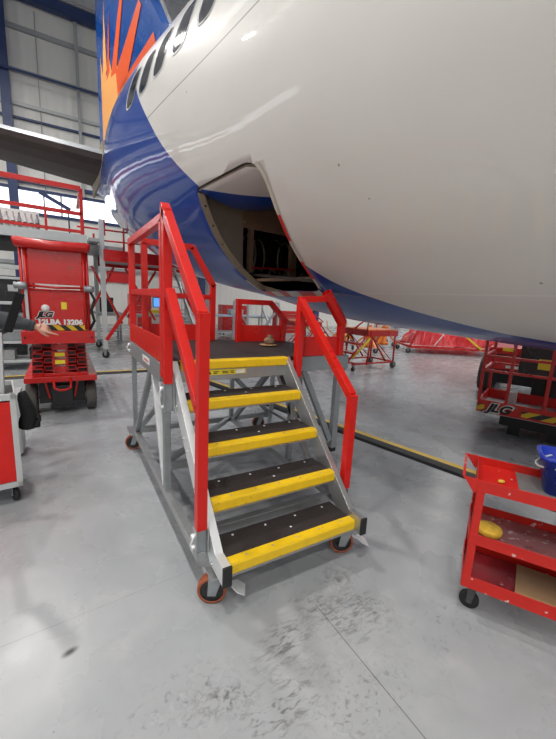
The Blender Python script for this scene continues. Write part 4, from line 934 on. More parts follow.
# black jacket hanging on the cabinet's corner
b = MB(); G = []
for i in range(13):
    t = i/12; row = []
    for j in range(11):
        s_ = j/10; w = .012+.105*min(1, t*1.7)-.03*max(0, t-.7)
        x = xr+.006+s_*w; z = .775-t*.27-.03*s_*min(1, t*3)+(.03*s_ if t > .8 else 0); y = 1.64+.03*math.sin(s_*9+t*2)*min(1, t*3)+.02*s_
        row.append(b.bm.verts.new((x, y, z)))
    G.append(row)
k_ = b.mi('black_cloth')
for i in range(12):
    for j in range(10): f = b.bm.faces.new((G[i][j], G[i][j+1], G[i+1][j+1], G[i+1][j])); f.material_index = k_; f.smooth = True
jk = put('hanging_cloth', b, None, (xr+.06, 1.64, .42)); md = jk.modifiers.new('s', 'SOLIDIFY'); md.thickness = .03; tag(jk, 'black cloth bag hanging from the right side of the grey tool cabinet', 'cloth bag')
b = MB(.006); b.box((-1.22, 2.36, .03), (-1.0, 2.62, .56), 'light_steel'); b.box((-1.225, 2.355, .56), (-.995, 2.625, .585), 'light_steel'); b.box((-1.2, 2.38, 0), (-1.02, 2.6, .03), 'black'); 
bn = put('parts_bin', b, None, (-1.11, 2.49, 0)); tag(bn, 'pale grey box between the tool cabinet and the scissor lift tyre', 'box')
# ================================================================ PERSON pointing from the left edge
PX, PY = -1.78, 2.78
PE = empty('person', (PX, PY, 0), 'person in grey jacket at the left edge, arm stretched out and index finger pointing', 'person')
def remesh(o, vox, sm=3):
    md = o.modifiers.new('r', 'REMESH'); md.mode = 'VOXEL'; md.voxel_size = vox; md.use_smooth_shade = True
    md = o.modifiers.new('s', 'SMOOTH'); md.iterations = sm; md.factor = .5
sh_r, el_r, wr_r = V((-1.55, 2.68, 1.42)), V((-1.15, 2.60, 1.215)), V((-.845, 2.60, 1.155))
sh_l, el_l, wr_l = V((-1.99, 2.90, 1.42)), V((-2.08, 2.80, 1.12)), V((-2.0, 2.62, .90))
def hand(mb, wr, d, dn, side, curl):
    """palm, four fingers and thumb; d = pointing direction, dn = palm normal, side = thumb side; curl per finger"""
    d = d.normalized(); side = (side-d*side.dot(d)).normalized(); dn = d.cross(side).normalized()*(1 if d.cross(side).dot(dn) > 0 else -1)
    mb.tube([wr-d*.06, wr, wr+d*.03], [.028, .025, .030], 'skin', 12)
    for j, o in enumerate((.030, .010, -.010, -.028)):
        k0 = wr+d*(.088-.004*j)+side*o; mb.tube([wr+d*.01+side*o*.6, k0], [.016, .0125], 'skin', 10)
        L = (.045, .030, .023) if j in (0, 1) else ((.042, .028, .022) if j == 2 else (.034, .022, .019)); a = 0; p = k0; pts = [p]
        for m_, l in enumerate(L):
            a += curl[j]*(.9 if m_ == 0 else 1.); p = p+(d*math.cos(a)+dn*math.sin(a))*l; pts.append(p)
        mb.tube(pts, [.0115, .0098, .0088, .0068], 'skin', 10); mb.sphere(pts[-1], .0068, 'skin', sub=1)
        for q in pts[:-1]: mb.sphere(q, .0108, 'skin', sub=1)
    q0 = wr+d*.025+side*.022; q1 = q0+d*.035+side*.022+dn*.012; q2 = q1+d*.030+side*.010+dn*.012; q3 = q2+d*.022+dn*.008
    mb.tube([q0, q1, q2, q3], [.017, .0135, .011, .008], 'skin', 10); mb.sphere(q3, .008, 'skin', sub=1)
b = MB()
d_ = V((-.66, 2.57, 1.105))-wr_r
hand(b, wr_r, d_, V((0, -.3, -1)), V((.2, -.6, -1)), (.04, .95, 1.15, 1.2)); hand(b, wr_l, V((.1, -.3, -1)), V((1, 0, 0)), V((0, -1, -.2)), (.3, .4, .45, .5))
b.tube([sh_r, el_r, wr_r], [.05, .042, .027], 'skin', 14); b.tube([sh_l, el_l, wr_l], [.05, .042, .027], 'skin', 14)
hc = V((PX+.02, PY-.06, 1.66))
b.tube([(PX, PY, 1.35), (PX+.01, PY-.02, 1.50), (PX+.02, PY-.04, 1.60)], [.075, .058, .06], 'skin', 16)
b.tube([(PX, PY, .95), (PX, PY, 1.15), (PX, PY, 1.38)], [.14, .13, .15], 'skin', 20); b.tube([sh_l, (PX, PY, 1.43), sh_r], [.06, .07, .06], 'skin', 14)
b.sphere(hc, .105, 'skin', (.78, .92, 1.12), sub=3); b.sphere(hc+V((.03, -.035, -.065)), .06, 'skin', (.85, .9, .8)); b.tube([hc+V((.045, -.085, .02)), hc+V((.062, -.118, -.018))], [.010, .016], 'skin', 8)
for sg in (-1, 1):
    fdir = V((.45, -.89, 0)).normalized(); sd = V((fdir.y, -fdir.x, 0))*-sg
    b.sphere(hc+sd*.082+V((0, 0, -.01)), .028, 'skin', (.5, .8, 1.1)); b.sphere(hc+fdir*.078+sd*.034+V((0, 0, .008)), .014, 'skin')
b.tube([hc+V((.02, -.08, -.055)), hc+V((.06, -.085, -.055))], [.009, .009], 'skin', 8)
for sx in (-.09, .09): b.tube([(PX+sx, PY, .95), (PX+sx*1.1, PY, .5), (PX+sx*1.15, PY+.02, .10), (PX+sx*1.15+.02, PY-.12, .05)], [.085, .055, .04, .04], 'skin', 14)
body = put('body', b, PE); remesh(body, .005, 4)
b = MB(); b.tube([(PX, PY, .86), (PX, PY, 1.0), (PX, PY, 1.25), (PX, PY, 1.42), (PX+.01, PY-.01, 1.50)], [.19, .185, .19, .16, .075], 'sleeve', 24)
b.tube([(PX, PY, 1.40), sh_r, (sh_r+el_r)/2+V((0, 0, -.01)), el_r, (el_r+wr_r)/2+V((0, 0, .01)), wr_r+(el_r-wr_r)*.05], [.12, .095, .080, .074, .066, .046], 'sleeve', 20)
b.tube([(PX, PY, 1.40), sh_l, el_l, wr_l+(el_l-wr_l)*.1], [.12, .09, .068, .042], 'sleeve', 18)
jk_ = put('jacket', b, PE); remesh(jk_, .010, 2)
md = jk_.modifiers.new('w', 'DISPLACE'); tx = bpy.data.textures.new('folds', 'CLOUDS'); tx.noise_scale = .07; md.texture = tx; md.strength = .022; md.mid_level = .5
b = MB()
for sx in (-.09, .09): b.tube([(PX+sx*.6, PY, .95), (PX+sx*1.0, PY, .75), (PX+sx*1.1, PY, .48), (PX+sx*1.15, PY+.02, .09)], [.125, .11, .08, .07], 'trousers', 20)
tr_ = put('trousers', b, PE); remesh(tr_, .012, 2)
b = MB()
for sx in (-.105, .105): b.tube([(PX+sx, PY+.06, .055), (PX+sx+.01, PY-.02, .055), (PX+sx+.03, PY-.14, .045)], [.05, .052, .042], 'black', 14); b.tube([(PX+sx, PY+.02, .05), (PX+sx, PY+.02, .18)], [.052, .055], 'black', 14)
bt = put('boots', b, PE); remesh(bt, .01, 1)
b = MB(); b.sphere(hc+V((-.012, .018, .030)), .112, 'hair', (.80, .92, 1.02), sub=3); put('hair', b, PE)
for sg in (-1, 1):
    fdir = V((.45, -.89, 0)).normalized(); sd = V((fdir.y, -fdir.x, 0))*-sg; b = MB(); b.sphere(hc+fdir*.088+sd*.034+V((0, 0, .008)), .009, 'white'); b.sphere(hc+fdir*.0945+sd*.034+V((0, 0, .008)), .0045, 'black_gloss'); put('eye', b, PE)
# ================================================================ FLOOR CABLE RAMPS
def ramp_strip(p, q, label, w1=.11, w2=.13):
    p, q = V((*p, 0)), V((*q, 0)); d = (q-p).normalized(); s_ = V((-d.y, d.x, 0)); b = MB()
    # s_ points to the far side; yellow half beyond, black half near
    b.prism([p, p-s_*w2, p-s_*w2*.75+V((0, 0, .018)), p-s_*.035+V((0, 0, .026)), p+V((0, 0, .026))], q-p, 'black')
    b.prism([p+V((0, 0, 0)), p+V((0, 0, .026)), p+s_*w1*.75+V((0, 0, .022)), p+s_*w1], q-p, 'yellow')
    return tag(put('cable_ramp', b, None, (p+q)/2), label, 'cable ramp')
ramp_strip((1.30, 5.85), (2.80, -.75), 'black and yellow floor cable ramp running past the right side of the stairs')
ramp_strip((-4.5, 5.93), (1.15, 5.96), 'black and yellow floor cable ramp crossing behind the scissor lift')
# ================================================================ TAIL DOCK STAGING
SG = empty('tail_dock', (-.5, 8.6, 0), 'grey wheeled staging tower with red beams and braces behind the scissor lift', 'staging')
def br(nm, p, q, w, m, par=SG, h=None): return put(nm, MB(.003).bar(p, q, w, h or w, m), par)
for x, y in ((.16, 7.7), (.16, 9.6), (2.6, 7.7), (2.6, 9.6)): br('post', (x, y, .22), (x, y, 3.05 if y < 8 and x < 1 else 2.5), .10, 'light_steel')
for x, y in ((.16, 7.7), (.16, 9.6), (2.6, 7.7), (2.6, 9.6)): caster('caster_wheel', x, y, SG, r=.085, w=.045, top=.22, yaw=R(60), tm='black', trail=.0)
put('red_beam', MB(.004).box((.18, 7.62, 2.18), (2.65, 7.68, 2.43), 'red_lift'), SG); put('red_beam', MB(.004).box((.18, 9.6, 2.18), (2.65, 9.66, 2.43), 'red_lift'), SG)
put('deck', MB(.004).box((-.08, 7.75, 2.44), (.6, 9.7, 2.52), 'grey_steel'), SG); put('deck', MB(.004).box((.25, 7.7, 2.26), (2.7, 9.7, 2.32), 'grey_steel'), SG)
put('deck', MB(.004).box((-.11, 7.3, 2.53), (.09, 8.3, 2.60), 'grey_steel'), SG)
for (p, q) in (((-.02, 8.4, 2.1), (.62, 8.4, .75)), ((.46, 8.4, 2.1), (-.22, 8.4, .75)), ((.72, 8.4, 2.1), (1.42, 8.4, .85)), ((1.45, 8.4, 2.1), (.75, 8.4, .9)), ((1.9, 8.4, 2.1), (2.5, 8.4, 1.0))): br('brace', p, q, .055, 'red_lift')
br('brace', (.16, 7.45, .45), (.86, 7.45, 1.52), .075, 'red_lift'); put('cross_tube', MB().tube([(.1, 9.55, .9), (2.6, 9.55, .9)], .03, 'light_steel'), SG)
for y in (7.7, 9.6): br('rail_post', (.14, y, 2.7), (.14, y, 3.0), .05, 'red_lift')
put('guard_rail', MB().tube([(-.3, 7.75, 2.85), (.9, 7.75, 2.85)], .018, 'red_lift'), SG); put('guard_rail', MB().tube([(.16, 7.75, 2.62), (2.6, 7.75, 2.66)], .018, 'red_lift'), SG)
put('rail_post', MB(.003).box((.13, 7.66, 2.72), (.24, 7.69, 3.05), 'red_lift'), SG)
for x in (.62, .78, 1.5, 2.3): put('rail_post', MB().tube([(x, 7.75, 2.43), (x, 7.75, 3.15)], .02, 'red_lift'), SG)
UP = empty('high_work_platform', (-2.6, 8.2, 0), 'high grey deck with red guard rails below the tailplane, top left', 'work platform')
for z, w in ((3.60, .09), (3.10, .07), (2.74, .06)): put('guard_rail', MB(.003).bar((-5.2, 7.72, z+.05), (-.2, 7.72, z), w, w, 'red_lift'), UP)
put('guard_rail', MB(.003).bar((-.2, 7.72, 3.58), (-.2, 9.6, 3.58), .07, .07, 'red_lift'), UP)
for x, w in ((-.2, .07), (-.85, .045), (-2.9, .05), (-4.2, .05)): put('rail_post', MB(.003).bar((x, 7.72, 2.62), (x, 7.72, 3.6 if x != -.85 else 3.1), w, w, 'red_lift'), UP)
put('deck', MB(.004).box((-5.3, 7.66, 2.50), (-.12, 9.7, 2.68), 'light_steel'), UP); put('deck', MB(.004).box((-5.3, 7.8, 2.36), (-.5, 9.7, 2.49), 'black'), UP)
put('deck_beam', MB(.004).box((-5.3, 7.6, 1.86), (-1.05, 7.7, 1.94), 'light_steel'), UP); put('deck_beam', MB(.004).box((-5.3, 7.6, 1.66), (-1.05, 7.66, 1.71), 'light_steel'), UP)
for x in (-5.1, -3.0, -1.28): put('post', MB(.004).bar((x, 7.75, 0), (x, 7.75, 2.36), .09, .09, 'light_steel', (1, 0, 0)), UP)
put('pale_panel', MB(.003).box((-5.2, 8.2, 2.70), (-.98, 8.23, 3.10), 'white'), UP)
put('support_arm', MB(.002).bar((-.93, 7.78, 3.42), (-.40, 7.78, 3.16), .05, .07, 'blue_col'), UP)
for x in (-.86, -.44): put('rail_post', MB().tube([(x, 7.78, 2.69), (x, 7.78, 3.36 if x < -.6 else 3.16)], .014, 'blue_col'), UP)
for i in range(7):
    x = -1.62+.085*i*1.2; b = MB(); b.lathe((x, 7.95+.03*(i % 2), 2.681), (0, 0, 1), [(.001, 0), (.036, 0), (.036, .20), (.018, .26), (.018, .32), (.001, .33)], 'white' if i % 3 else 'grey_steel', 12); b.lathe((x, 7.95+.03*(i % 2), 2.76), (0, 0, 1), [(.0365, 0), (.0365, .07)], 'black', 12)
    tag(put('canister', b, None, (x, 7.95+.03*(i % 2), 2.681)), 'pale slim canister in the row on the high deck behind the red rail', 'canister', 'canisters in a row on the high deck')
# dark cabinet and shelving under the high deck
def rack(x0, x1, y0, y1, h, n, label, cat, mt='grey_steel'):
    e = empty('storage_rack', ((x0+x1)/2, (y0+y1)/2, 0), label, cat)
    for x in (x0, x1):
        for y in (y0, y1): put('post', MB(.002).bar((x, y, 0), (x, y, h), .04, .04, mt, (1, 0, 0)), e)
    for i in range(n): put('shelf', MB(.002).box((x0, y0, .15+(h-.2)*i/(n-1)), (x1, y1, .19+(h-.2)*i/(n-1)), mt), e)
    return e
e = empty('dark_cabinet', (-2.4, 8.8, 0), 'dark blue grey cabinet with a white notice under the high deck', 'cabinet')
put('cabinet_body', MB(.006).box((-3.6, 8.5, 0), (-1.4, 9.3, 1.75), 'black_gloss'), e); put('notice', MB().box((-1.66, 8.485, 1.42), (-1.48, 8.499, 1.56), 'white'), e)
for x in (-2.9, -2.15): put('door_panel', MB(.004).box((x-.34, 8.482, .05), (x+.34, 8.499, 1.7), 'blue_col'), e)
rack(-2.0, -.75, 6.6, 7.1, 1.25, 4, 'low grey open shelving to the left of the scissor lift', 'shelving', 'light_steel')
for i, (x, z, w, h, m) in enumerate(((-1.6, .193, .3, .18, 'grey_steel'), (-1.1, .193, .25, .2, 'black'), (-1.5, .543, .35, .2, 'galv'), (-1.0, .543, .25, .16, 'grey_steel'), (-1.3, .893, .4, .15, 'galv'))):
    b = MB(.006); b.box((x-w/2, 6.68, z), (x+w/2, 7.02, z+h), m); b.box((x-w/2-.006, 6.674, z+h-.03), (x+w/2+.006, 7.026, z+h+.001), m)
    lab = ('grey lidded crate at the left of the lowest shelf beside the scissor lift', 'black lidded crate on the lowest shelf beside the scissor lift', 'steel grey crate at the left of the middle shelf beside the scissor lift', 'small grey crate at the right of the middle shelf beside the scissor lift', 'wide flat grey crate on the upper shelf beside the scissor lift')[i]
    tag(put('crate', b, None, (x, 6.85, z)), lab, 'crate')
# work benches along the back
def bench(x0, x1, y0, y1, h, label, topm, legm='light_steel', shelf=True):
    e = empty('workbench', ((x0+x1)/2, (y0+y1)/2, 0), label, 'workbench')
    put('bench_top', MB(.006).box((x0, y0, h-.05), (x1, y1, h), topm), e)
    for x in (x0+.05, x1-.05):
        for y in (y0+.05, y1-.05): put('leg', MB(.003).bar((x, y, 0), (x, y, h-.05), .06, .06, legm, (1, 0, 0)), e)
    if shelf: put('shelf', MB(.003).box((x0+.05, y0+.05, .28), (x1-.05, y1-.05, .31), legm), e)
    return e
M['pale_blue'] = paint('pale_blue_worktop', (.42, .55, .70), .35, var=.1)
bench(3.0, 6.2, 10.6, 11.6, .92, 'long bench with pale blue top behind the rear rails of the stairs', 'pale_blue')
bench(1.2, 2.9, 10.2, 11.0, .88, 'bench with pale blue top beside the grey staging tower', 'pale_blue')
bench(-1.3, .95, 11.0, 11.8, .9, 'dark bench piled with boxes behind the grey staging tower', 'grey_steel', 'grey_steel')
for i, (x, y, z, w, d, h, m, lab) in enumerate(((-.9, 11.4, .901, .5, .4, .35, 'grey_steel', 'grey box at the left of the dark back bench'), (-.2, 11.4, .901, .6, .4, .25, 'light_steel', 'pale low box in the middle of the dark back bench'), (.5, 11.4, .901, .45, .4, .45, 'black', 'black box at the right of the dark back bench'),
      (1.75, 10.5, .881, .5, .4, .16, 'yellow_tape', 'flat yellow case on the pale blue bench beside the staging'), (4.9, 11.1, .921, .5, .35, .2, 'light_steel', 'pale grey case on the long pale blue bench'), (3.5, 11.0, .921, .4, .3, .12, 'black', 'low black case on the long pale blue bench'))):
    b = MB(.008); b.box((x-w/2, y-d/2, z), (x+w/2, y+d/2, z+h*.8), m); b.box((x-w/2-.008, y-d/2-.008, z+h*.8+.001), (x+w/2+.008, y+d/2+.008, z+h), m); tag(put('storage_box', b, None, (x, y, z)), lab, 'box')
# computer on a stand (blue screen seen between the left rails)
e = empty('computer_stand', (1.75, 9.2, 0), 'grey computer stand with small bright blue screen seen between the left rails', 'computer')
M['screen_on'] = emit('lit_blue_screen', (.10, .35, .95), 1.2)
put('post', MB(.003).bar((1.75, 9.3, .05), (1.75, 9.3, 1.3), .06, .06, 'light_steel', (1, 0, 0)), e); put('base', MB(.005).box((1.5, 9.1, .0), (2.0, 9.5, .05), 'grey_steel'), e)
put('monitor', MB(.006).box((1.53, 9.2, 1.16), (1.97, 9.25, 1.44), 'black_gloss'), e); put('screen', MB().box((1.55, 9.196, 1.18), (1.95, 9.199, 1.42), 'screen_on'), e); put('shelf', MB(.004).box((1.45, 9.0, .95), (2.05, 9.4, .98), 'light_steel'), e)
# red notice, wall cabinets
n_ = put('wall_notice', MB(.003).box((1.2, 17.93, 2.0), (2.2, 17.955, 2.55), 'tape_red'), None, (1.7, 17.93, 2.27)); tag(n_, 'small red notice on the back wall above the benches', 'notice')
e = empty('tall_cabinet', (4.3, 16.5, 0), 'tall pale cabinet standing near the back wall', 'cabinet'); put('cabinet_body', MB(.01).box((3.6, 16.2, 0), (5.0, 16.8, 2.3), 'light_steel'), e)
for x in (3.95, 4.65): put('door_panel', MB(.006).box((x-.33, 16.18, .08), (x+.33, 16.199, 2.22), 'white'), e)
# aluminium ladder leaning behind the rails
e = empty('ladder', (1.9, 6.9, 0), 'aluminium ladder leaning behind the left rails of the stairs', 'ladder')
LA, LB = V((1.85, 6.4, 0.0)), V((1.36, 7.36, 2.14)); dl = V((.32, .15, 0))
for k_ in (0, 1): put('stile', MB(.003).bar(LA+dl*k_, LB+dl*k_, .03, .07, 'alu', dl), e)
for k_ in range(8):
    p = LA.lerp(LB, (k_+.7)/8.4); put('rung', MB().tube([p, p+dl], .016, 'alu'), e)
# white framed access steps behind the rear right guard
e = empty('access_steps', (3.6, 6.4, 0), 'white framed access steps standing behind the right rear guard rail', 'access steps')
def wb(nm, p, q, w=.045, m='white'): return put(nm, MB(.003).bar(p, q, w, w, m), e)
for x, y in ((3.05, 6.2), (3.75, 6.0), (3.05, 7.0), (3.75, 6.8)): wb('post', (x, y, 0), (x, y, 1.45))
wb('rail', (3.05, 6.2, 1.45), (3.75, 6.0, 1.45)); wb('rail', (3.05, 7.0, 1.45), (3.75, 6.8, 1.45)); wb('brace', (3.08, 6.2, .35), (3.72, 6.0, 1.30)); wb('brace', (3.75, 6.0, .5), (3.75, 6.8, 1.3)); wb('rail', (3.05, 6.2, .25), (3.75, 6.0, .25)); wb('brace', (3.08, 7.0, 1.35), (3.72, 6.8, .4))
for k_ in range(4):
    put('step', MB(.003).hexa([(3.05+.0, 6.25+.18*k_, .28+.26*k_), (3.72, 6.06+.18*k_, .28+.26*k_), (3.76, 6.22+.18*k_, .28+.26*k_), (3.09, 6.41+.18*k_, .28+.26*k_), (3.05+.0, 6.25+.18*k_, .31+.26*k_), (3.72, 6.06+.18*k_, .31+.26*k_), (3.76, 6.22+.18*k_, .31+.26*k_), (3.09, 6.41+.18*k_, .31+.26*k_)], 'alu'), e)
# red equipment beyond the bench
def crumple(name, c, sx, sy, h, ang, label, cat, m='red_cover', seed=1):
    rn = random.Random(seed); b = MB(); nx, ny = 34, 20; G = []; ca, sa = math.cos(ang), math.sin(ang); kk = b.mi(m)
    pk = [(rn.uniform(-.8, .8), rn.uniform(-.6, .6), rn.uniform(.25, .6), rn.uniform(.1, .35)) for _ in range(14)]
    for i in range(nx+1):
        row = []
        for j in range(ny+1):
            u, v = i/nx*2-1, j/ny*2-1; e_ = max(abs(u), abs(v)); base = h*min(1, (1-e_)*5)**.6 if e_ < 1 else 0
            z = base*(.72+.28*math.sin(u*7+v*3+seed))+(.10*h*sum(k[3]*math.exp(-((u-k[0])**2+(v-k[1])**2)/k[2]**2*14) for k in pk)*4 if e_ < .95 else 0)
            z += rn.uniform(-1, 1)*.05*h*(e_ < .97); X_, Y_ = u*sx+rn.uniform(-.02, .02), v*sy+rn.uniform(-.02, .02)
            row.append(b.bm.verts.new((c[0]+X_*ca-Y_*sa, c[1]+X_*sa+Y_*ca, c[2]+max(0, z))))
        G.append(row)
    for i in range(nx):
        for j in range(ny): b.bm.faces.new((G[i][j], G[i+1][j], G[i+1][j+1], G[i][j+1])).material_index = kk
    return b
e = empty('covered_trolley', (11., 6.6, 0), 'long low red trolley under a crumpled glossy red cover with yellow strap', 'covered trolley')
b = crumple('c', (11.5, 6.4, .28), 1.75, .8, .78, R(-33), '', '', seed=3); put('red_cover', b, e)
f = MB(.004); ca, sa = math.cos(R(-33)), math.sin(R(-33))
def CT(u, v, z): return V((11.5+u*ca-v*sa, 6.4+u*sa+v*ca, z))
for v in (-.85, .85): f.bar(CT(-1.9, v, .22), CT(2.1, v, .22), .07, .08, 'red_lift')
for u in (-1.9, 0, 2.0): f.bar(CT(u, -.85, .22), CT(u, .85, .22), .07, .08, 'red_lift')
f.bar(CT(-1.9, -.9, .25), CT(-1.65, -.9, .95), .05, .05, 'red_lift'); f.bar(CT(.7, -.95, .2), CT(.7, -1.05, .04), .05, .05, 'red_lift'); f.bar(CT(.2, -.9, .22), CT(1.2, -.9, .62), .05, .05, 'red_lift')
put('trolley_frame', f, e)
put('yellow_strap', MB(.003).bar(CT(-.5, -.92, .95), CT(.45, -.95, .25), .05, .05, 'yellow_tape'), e)
put('white_strap', MB(.003).bar(CT(-1.1, -.9, .3), CT(-.7, -.86, .85), .03, .03, 'white'), e); put('white_strap', MB(.003).bar(CT(1.3, -.9, .45), CT(1.55, -.85, .85), .03, .03, 'white'), e)
for u, v in ((-1.95, -.9), (-1.95, .9), (.72, -1.05), (2.0, .9), (2.05, -.9)): q = CT(u, v, 0); caster('caster_wheel', q.x, q.y, e, r=.085, w=.05, top=.19, yaw=.4, tm='tyre', trail=0)
b = crumple('c', (14.2, 8.6, 0), 1.2, .9, .9, R(-20), '', '', seed=9); o = put('red_cover', b, None, (14.2, 8.6, 0)); tag(o, 'far heap of red sheeting behind the covered red trolley', 'cover')
# red trestle steps with yellow stays
def trestle(px, py, ang, label, big=1.):
    e = empty('trestle_steps', (px, py, 0), label, 'trestle'); ca, sa = math.cos(ang), math.sin(ang)
    def Q(u, v, z): return V((px+u*ca-v*sa, py+u*sa+v*ca, z))
    L_, W_, H_ = 1.15*big, .75, .80
    def t_(nm, p, q, r=.022, m='red_lift'): return put(nm, MB().tube([p, q], r, m, 8), e)
    for v in (0, W_):
        t_('leg', Q(L_, v, .12), Q(L_*.98, v, H_)); t_('leg', Q(.12, v, .12), Q(.2, v, H_)); t_('brace', Q(.22, v, H_), Q(L_*.72, v, .2)); t_('bottom_rail', Q(-.35, v, .16), Q(L_, v, .16))
        t_('brace', Q(.24, v, H_), Q(L_*.92, v, .2), .012)
        t_('yellow_stay', Q(.16, v, H_-.04), Q(-.36, v, .30), .026, 'yellow_tape')
        t_('step_side', Q(.05, v, H_+.02), Q(-.62, v, .08))
    t_('bottom_rail', Q(L_, 0, .16), Q(L_, W_, .16)); t_('bottom_rail', Q(-.2, 0, .16), Q(-.2, W_, .16))
    put('platform_deck', MB(.006).hexa([Q(.05, -.03, H_), Q(L_+.05, -.03, H_), Q(L_+.05, W_+.03, H_), Q(.05, W_+.03, H_), Q(.05, -.03, H_+.14), Q(L_+.05, -.03, H_+.14), Q(L_+.05, W_+.03, H_+.14), Q(.05, W_+.03, H_+.14)], 'red_lift'), e)
    put('deck_mat', MB(.002).hexa([Q(.08, 0, H_+.141), Q(L_, 0, H_+.141), Q(L_, W_, H_+.141), Q(.08, W_, H_+.141), Q(.08, 0, H_+.16), Q(L_, 0, H_+.16), Q(L_, W_, H_+.16), Q(.08, W_, H_+.16)], 'orange_eq'), e)
    for k_ in range(3):
        u = -.08-.19*k_; z = H_-.2-.21*k_; put('step', MB(.003).hexa([Q(u-.1, 0, z), Q(u+.1, 0, z), Q(u+.1, W_, z), Q(u-.1, W_, z), Q(u-.1, 0, z+.04), Q(u+.1, 0, z+.04), Q(u+.1, W_, z+.04), Q(u-.1, W_, z+.04)], 'red_lift'), e)
    put('guard_rail', MB().tube([Q(.05, 0, H_+.1), Q(.05, 0, H_+.45), Q(-.5, 0, H_+.1)], .02, 'red_lift', 8), e)
    for u in (L_, -.3):
        for v in (0, W_): q = Q(u, v, 0); caster('caster_wheel', q.x, q.y, e, r=.09 if u > 0 else .05, w=.04, top=.15 if u < 0 else .16, yaw=ang+R(90), tm='tyre' if u > 0 else 'black', trail=0)
trestle(5.36, 4.70, R(2), 'red wheeled trestle steps with yellow stays and orange mat, right of the stairs', .92)
trestle(6.3, 8.2, R(175), 'smaller far red trestle steps half hidden behind the nearer trestle', .8)
# orange axle jacks
def jack(px, py, rz, label, m='orange_eq'):
    e = empty('axle_jack', (px, py, 0), label, 'jack', None); ca, sa = math.cos(rz), math.sin(rz)
    def Q(u, v, z): return V((px+u*ca-v*sa, py+u*sa+v*ca, z))
    put('jack_body', MB().lathe(Q(0, 0, .12), (0, 0, 1), [(.001, 0), (.16, 0), (.16, .1), (.10, .14), (.10, .62), (.12, .64), (.12, .7), (.001, .7)], m, 20), e); put('ram', MB().lathe(Q(0, 0, .8), (0, 0, 1), [(.001, 0), (.05, 0), (.05, .16), (.001, .18)], 'chrome', 14), e)
    for k_ in range(3):
        t = k_*2*math.pi/3; put('leg', MB(.004).bar(Q(.1*math.cos(t), .1*math.sin(t), .55), Q(.52*math.cos(t), .52*math.sin(t), .14), .07, .05, m), e); q = Q(.52*math.cos(t), .52*math.sin(t), 0); caster('caster_wheel', q.x, q.y, e, r=.08, w=.05, top=.17, yaw=t, tm='black', trail=0)
    put('tow_handle', MB().tube([Q(.2, 0, .2), Q(.62, .1, .55), Q(.66, .12, .85)], .018, m, 8), e)
for i, (x, y, z, lab) in enumerate(((8.2, 7.4, .2, 'orange wheeled jack just right of the red trestle steps'), (9.55, 8.0, 1.4, 'orange wheeled jack left of the covered red trolley'), (8.7, 9.3, 2.2, 'orange wheeled jack farthest back beyond the trestle steps'), (11.0, 9.8, .7, 'orange wheeled jack behind the covered red trolley'))): jack(x, y, z, lab)
e = empty('gas_trolley', (10.1, 8.9, 0), 'small grey trolley with pale cylinders left of the covered red trolley', 'trolley')
put('base', MB(.005).box((9.85, 8.7, .15), (10.35, 9.1, .2), 'grey_steel'), e)
for x in (10.0, 10.2): put('cylinder', MB().lathe((x, 8.9, .2), (0, 0, 1), [(.001, 0), (.09, 0), (.09, .5), (.04, .6), (.03, .68), (.001, .68)], 'light_steel', 16), e)
put('handle', MB().tube([(9.85, 8.75, .2), (9.85, 8.7, .95), (10.35, 8.7, .95), (10.35, 8.75, .2)], .016, 'black', 8), e)
for x, y in ((9.9, 8.75), (10.3, 8.75), (10.1, 9.05)): caster('caster_wheel', x, y, e, r=.06, w=.04, top=.15, tm='black', trail=0)
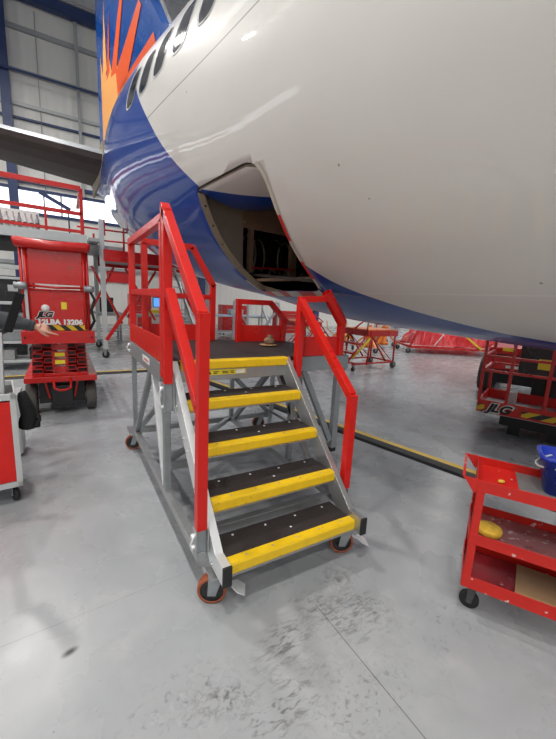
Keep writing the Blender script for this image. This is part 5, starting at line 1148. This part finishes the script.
# red tool chests beyond the rear guard rail
for i, (x, y, w, h, lab) in enumerate(((5.6, 12.6, 1.2, 1.25, 'red tool chest behind the long pale blue bench'), (8.2, 12.2, 1.5, 1.1, 'wide red tool chest farther right behind the white access steps'), (2.2, 15.0, .9, 1.5, 'tall red tool chest near the back wall behind the left rails'))):
    e = empty('tool_chest', (x, y, 0), lab, 'tool chest'); put('chest_body', MB(.01).box((x-w/2, y, .12), (x+w/2, y+.55, h), 'red_lift'), e); nd = 5
    for k_ in range(nd):
        z0 = .18+(h-.24)*k_/nd; d_o = put('drawer', MB(.004).box((x-w/2+.04, y-.012, z0), (x+w/2-.04, y-.001, z0+(h-.24)/nd-.02), 'red_lift'), e); put('handle', MB().tube([(x-w/4, y-.03, z0+.1), (x+w/4, y-.03, z0+.1)], .008, 'alu', 6), d_o)
    for dx in (-w/2+.08, w/2-.08):
        for dy in (.08, .47): caster('caster_wheel', x+dx, y+dy, e, r=.05, w=.03, top=.12, tm='black', trail=0)
# ================================================================ LIGHTS
def high_bay(x, y, z, pw, label):
    e = empty('high_bay_lamp', (x, y, z), label, 'ceiling light', 'high bay lamps hung from the hangar roof')
    b = MB(); b.lathe((x, y, z), (0, 0, 1), [(.27, -.02), (.28, 0), (.20, .10), (.10, .14), (.09, .24), (0, .25)], 'grey_steel', 24); put('lamp_housing', b, e)
    b = MB(); b.lathe((x, y, z), (0, 0, 1), [(0, -.012), (.255, -.012)], 'bulb', 24); put('lens', b, e)
    b = MB(); b.tube([(x, y, z+.24), (x, y, roofz(y)-.02)], .008, 'black', 6); put('cord', b, e)
    l = bpy.data.lights.new('lamp_light', 'AREA'); l.shape = 'DISK'; l.size = .34; l.energy = pw; l.color = (1, .97, .93); l.spread = R(170)
    o = bpy.data.objects.new('lamp_light', l); COL.objects.link(o); o.location = (x, y, z-.03); o.rotation_euler = (0, 0, 0)
k = 0
for x in (-8., -2.2, 5., 12., 20., 28.):
    for y in (-14, -8, -2.2, 4.5, 11.):
        if x == 5. and y > 3: continue
        high_bay(x, y, 11.0, (285 if x < 3 else (95 if y < 3 else 230)), 'round high bay lamp hanging from the hangar roof')
w = bpy.data.worlds.new('sky'); S.world = w; w.use_nodes = True
bg = w.node_tree.nodes['Background']; bg.inputs[0].default_value = (.75, .85, 1, 1); bg.inputs[1].default_value = 1.0
S.view_settings.view_transform = 'Standard'; S.view_settings.look = 'None'; S.view_settings.gamma = 1; S.view_settings.exposure = -0.22
S.view_settings.use_curve_mapping = False
S.render.film_transparent = False
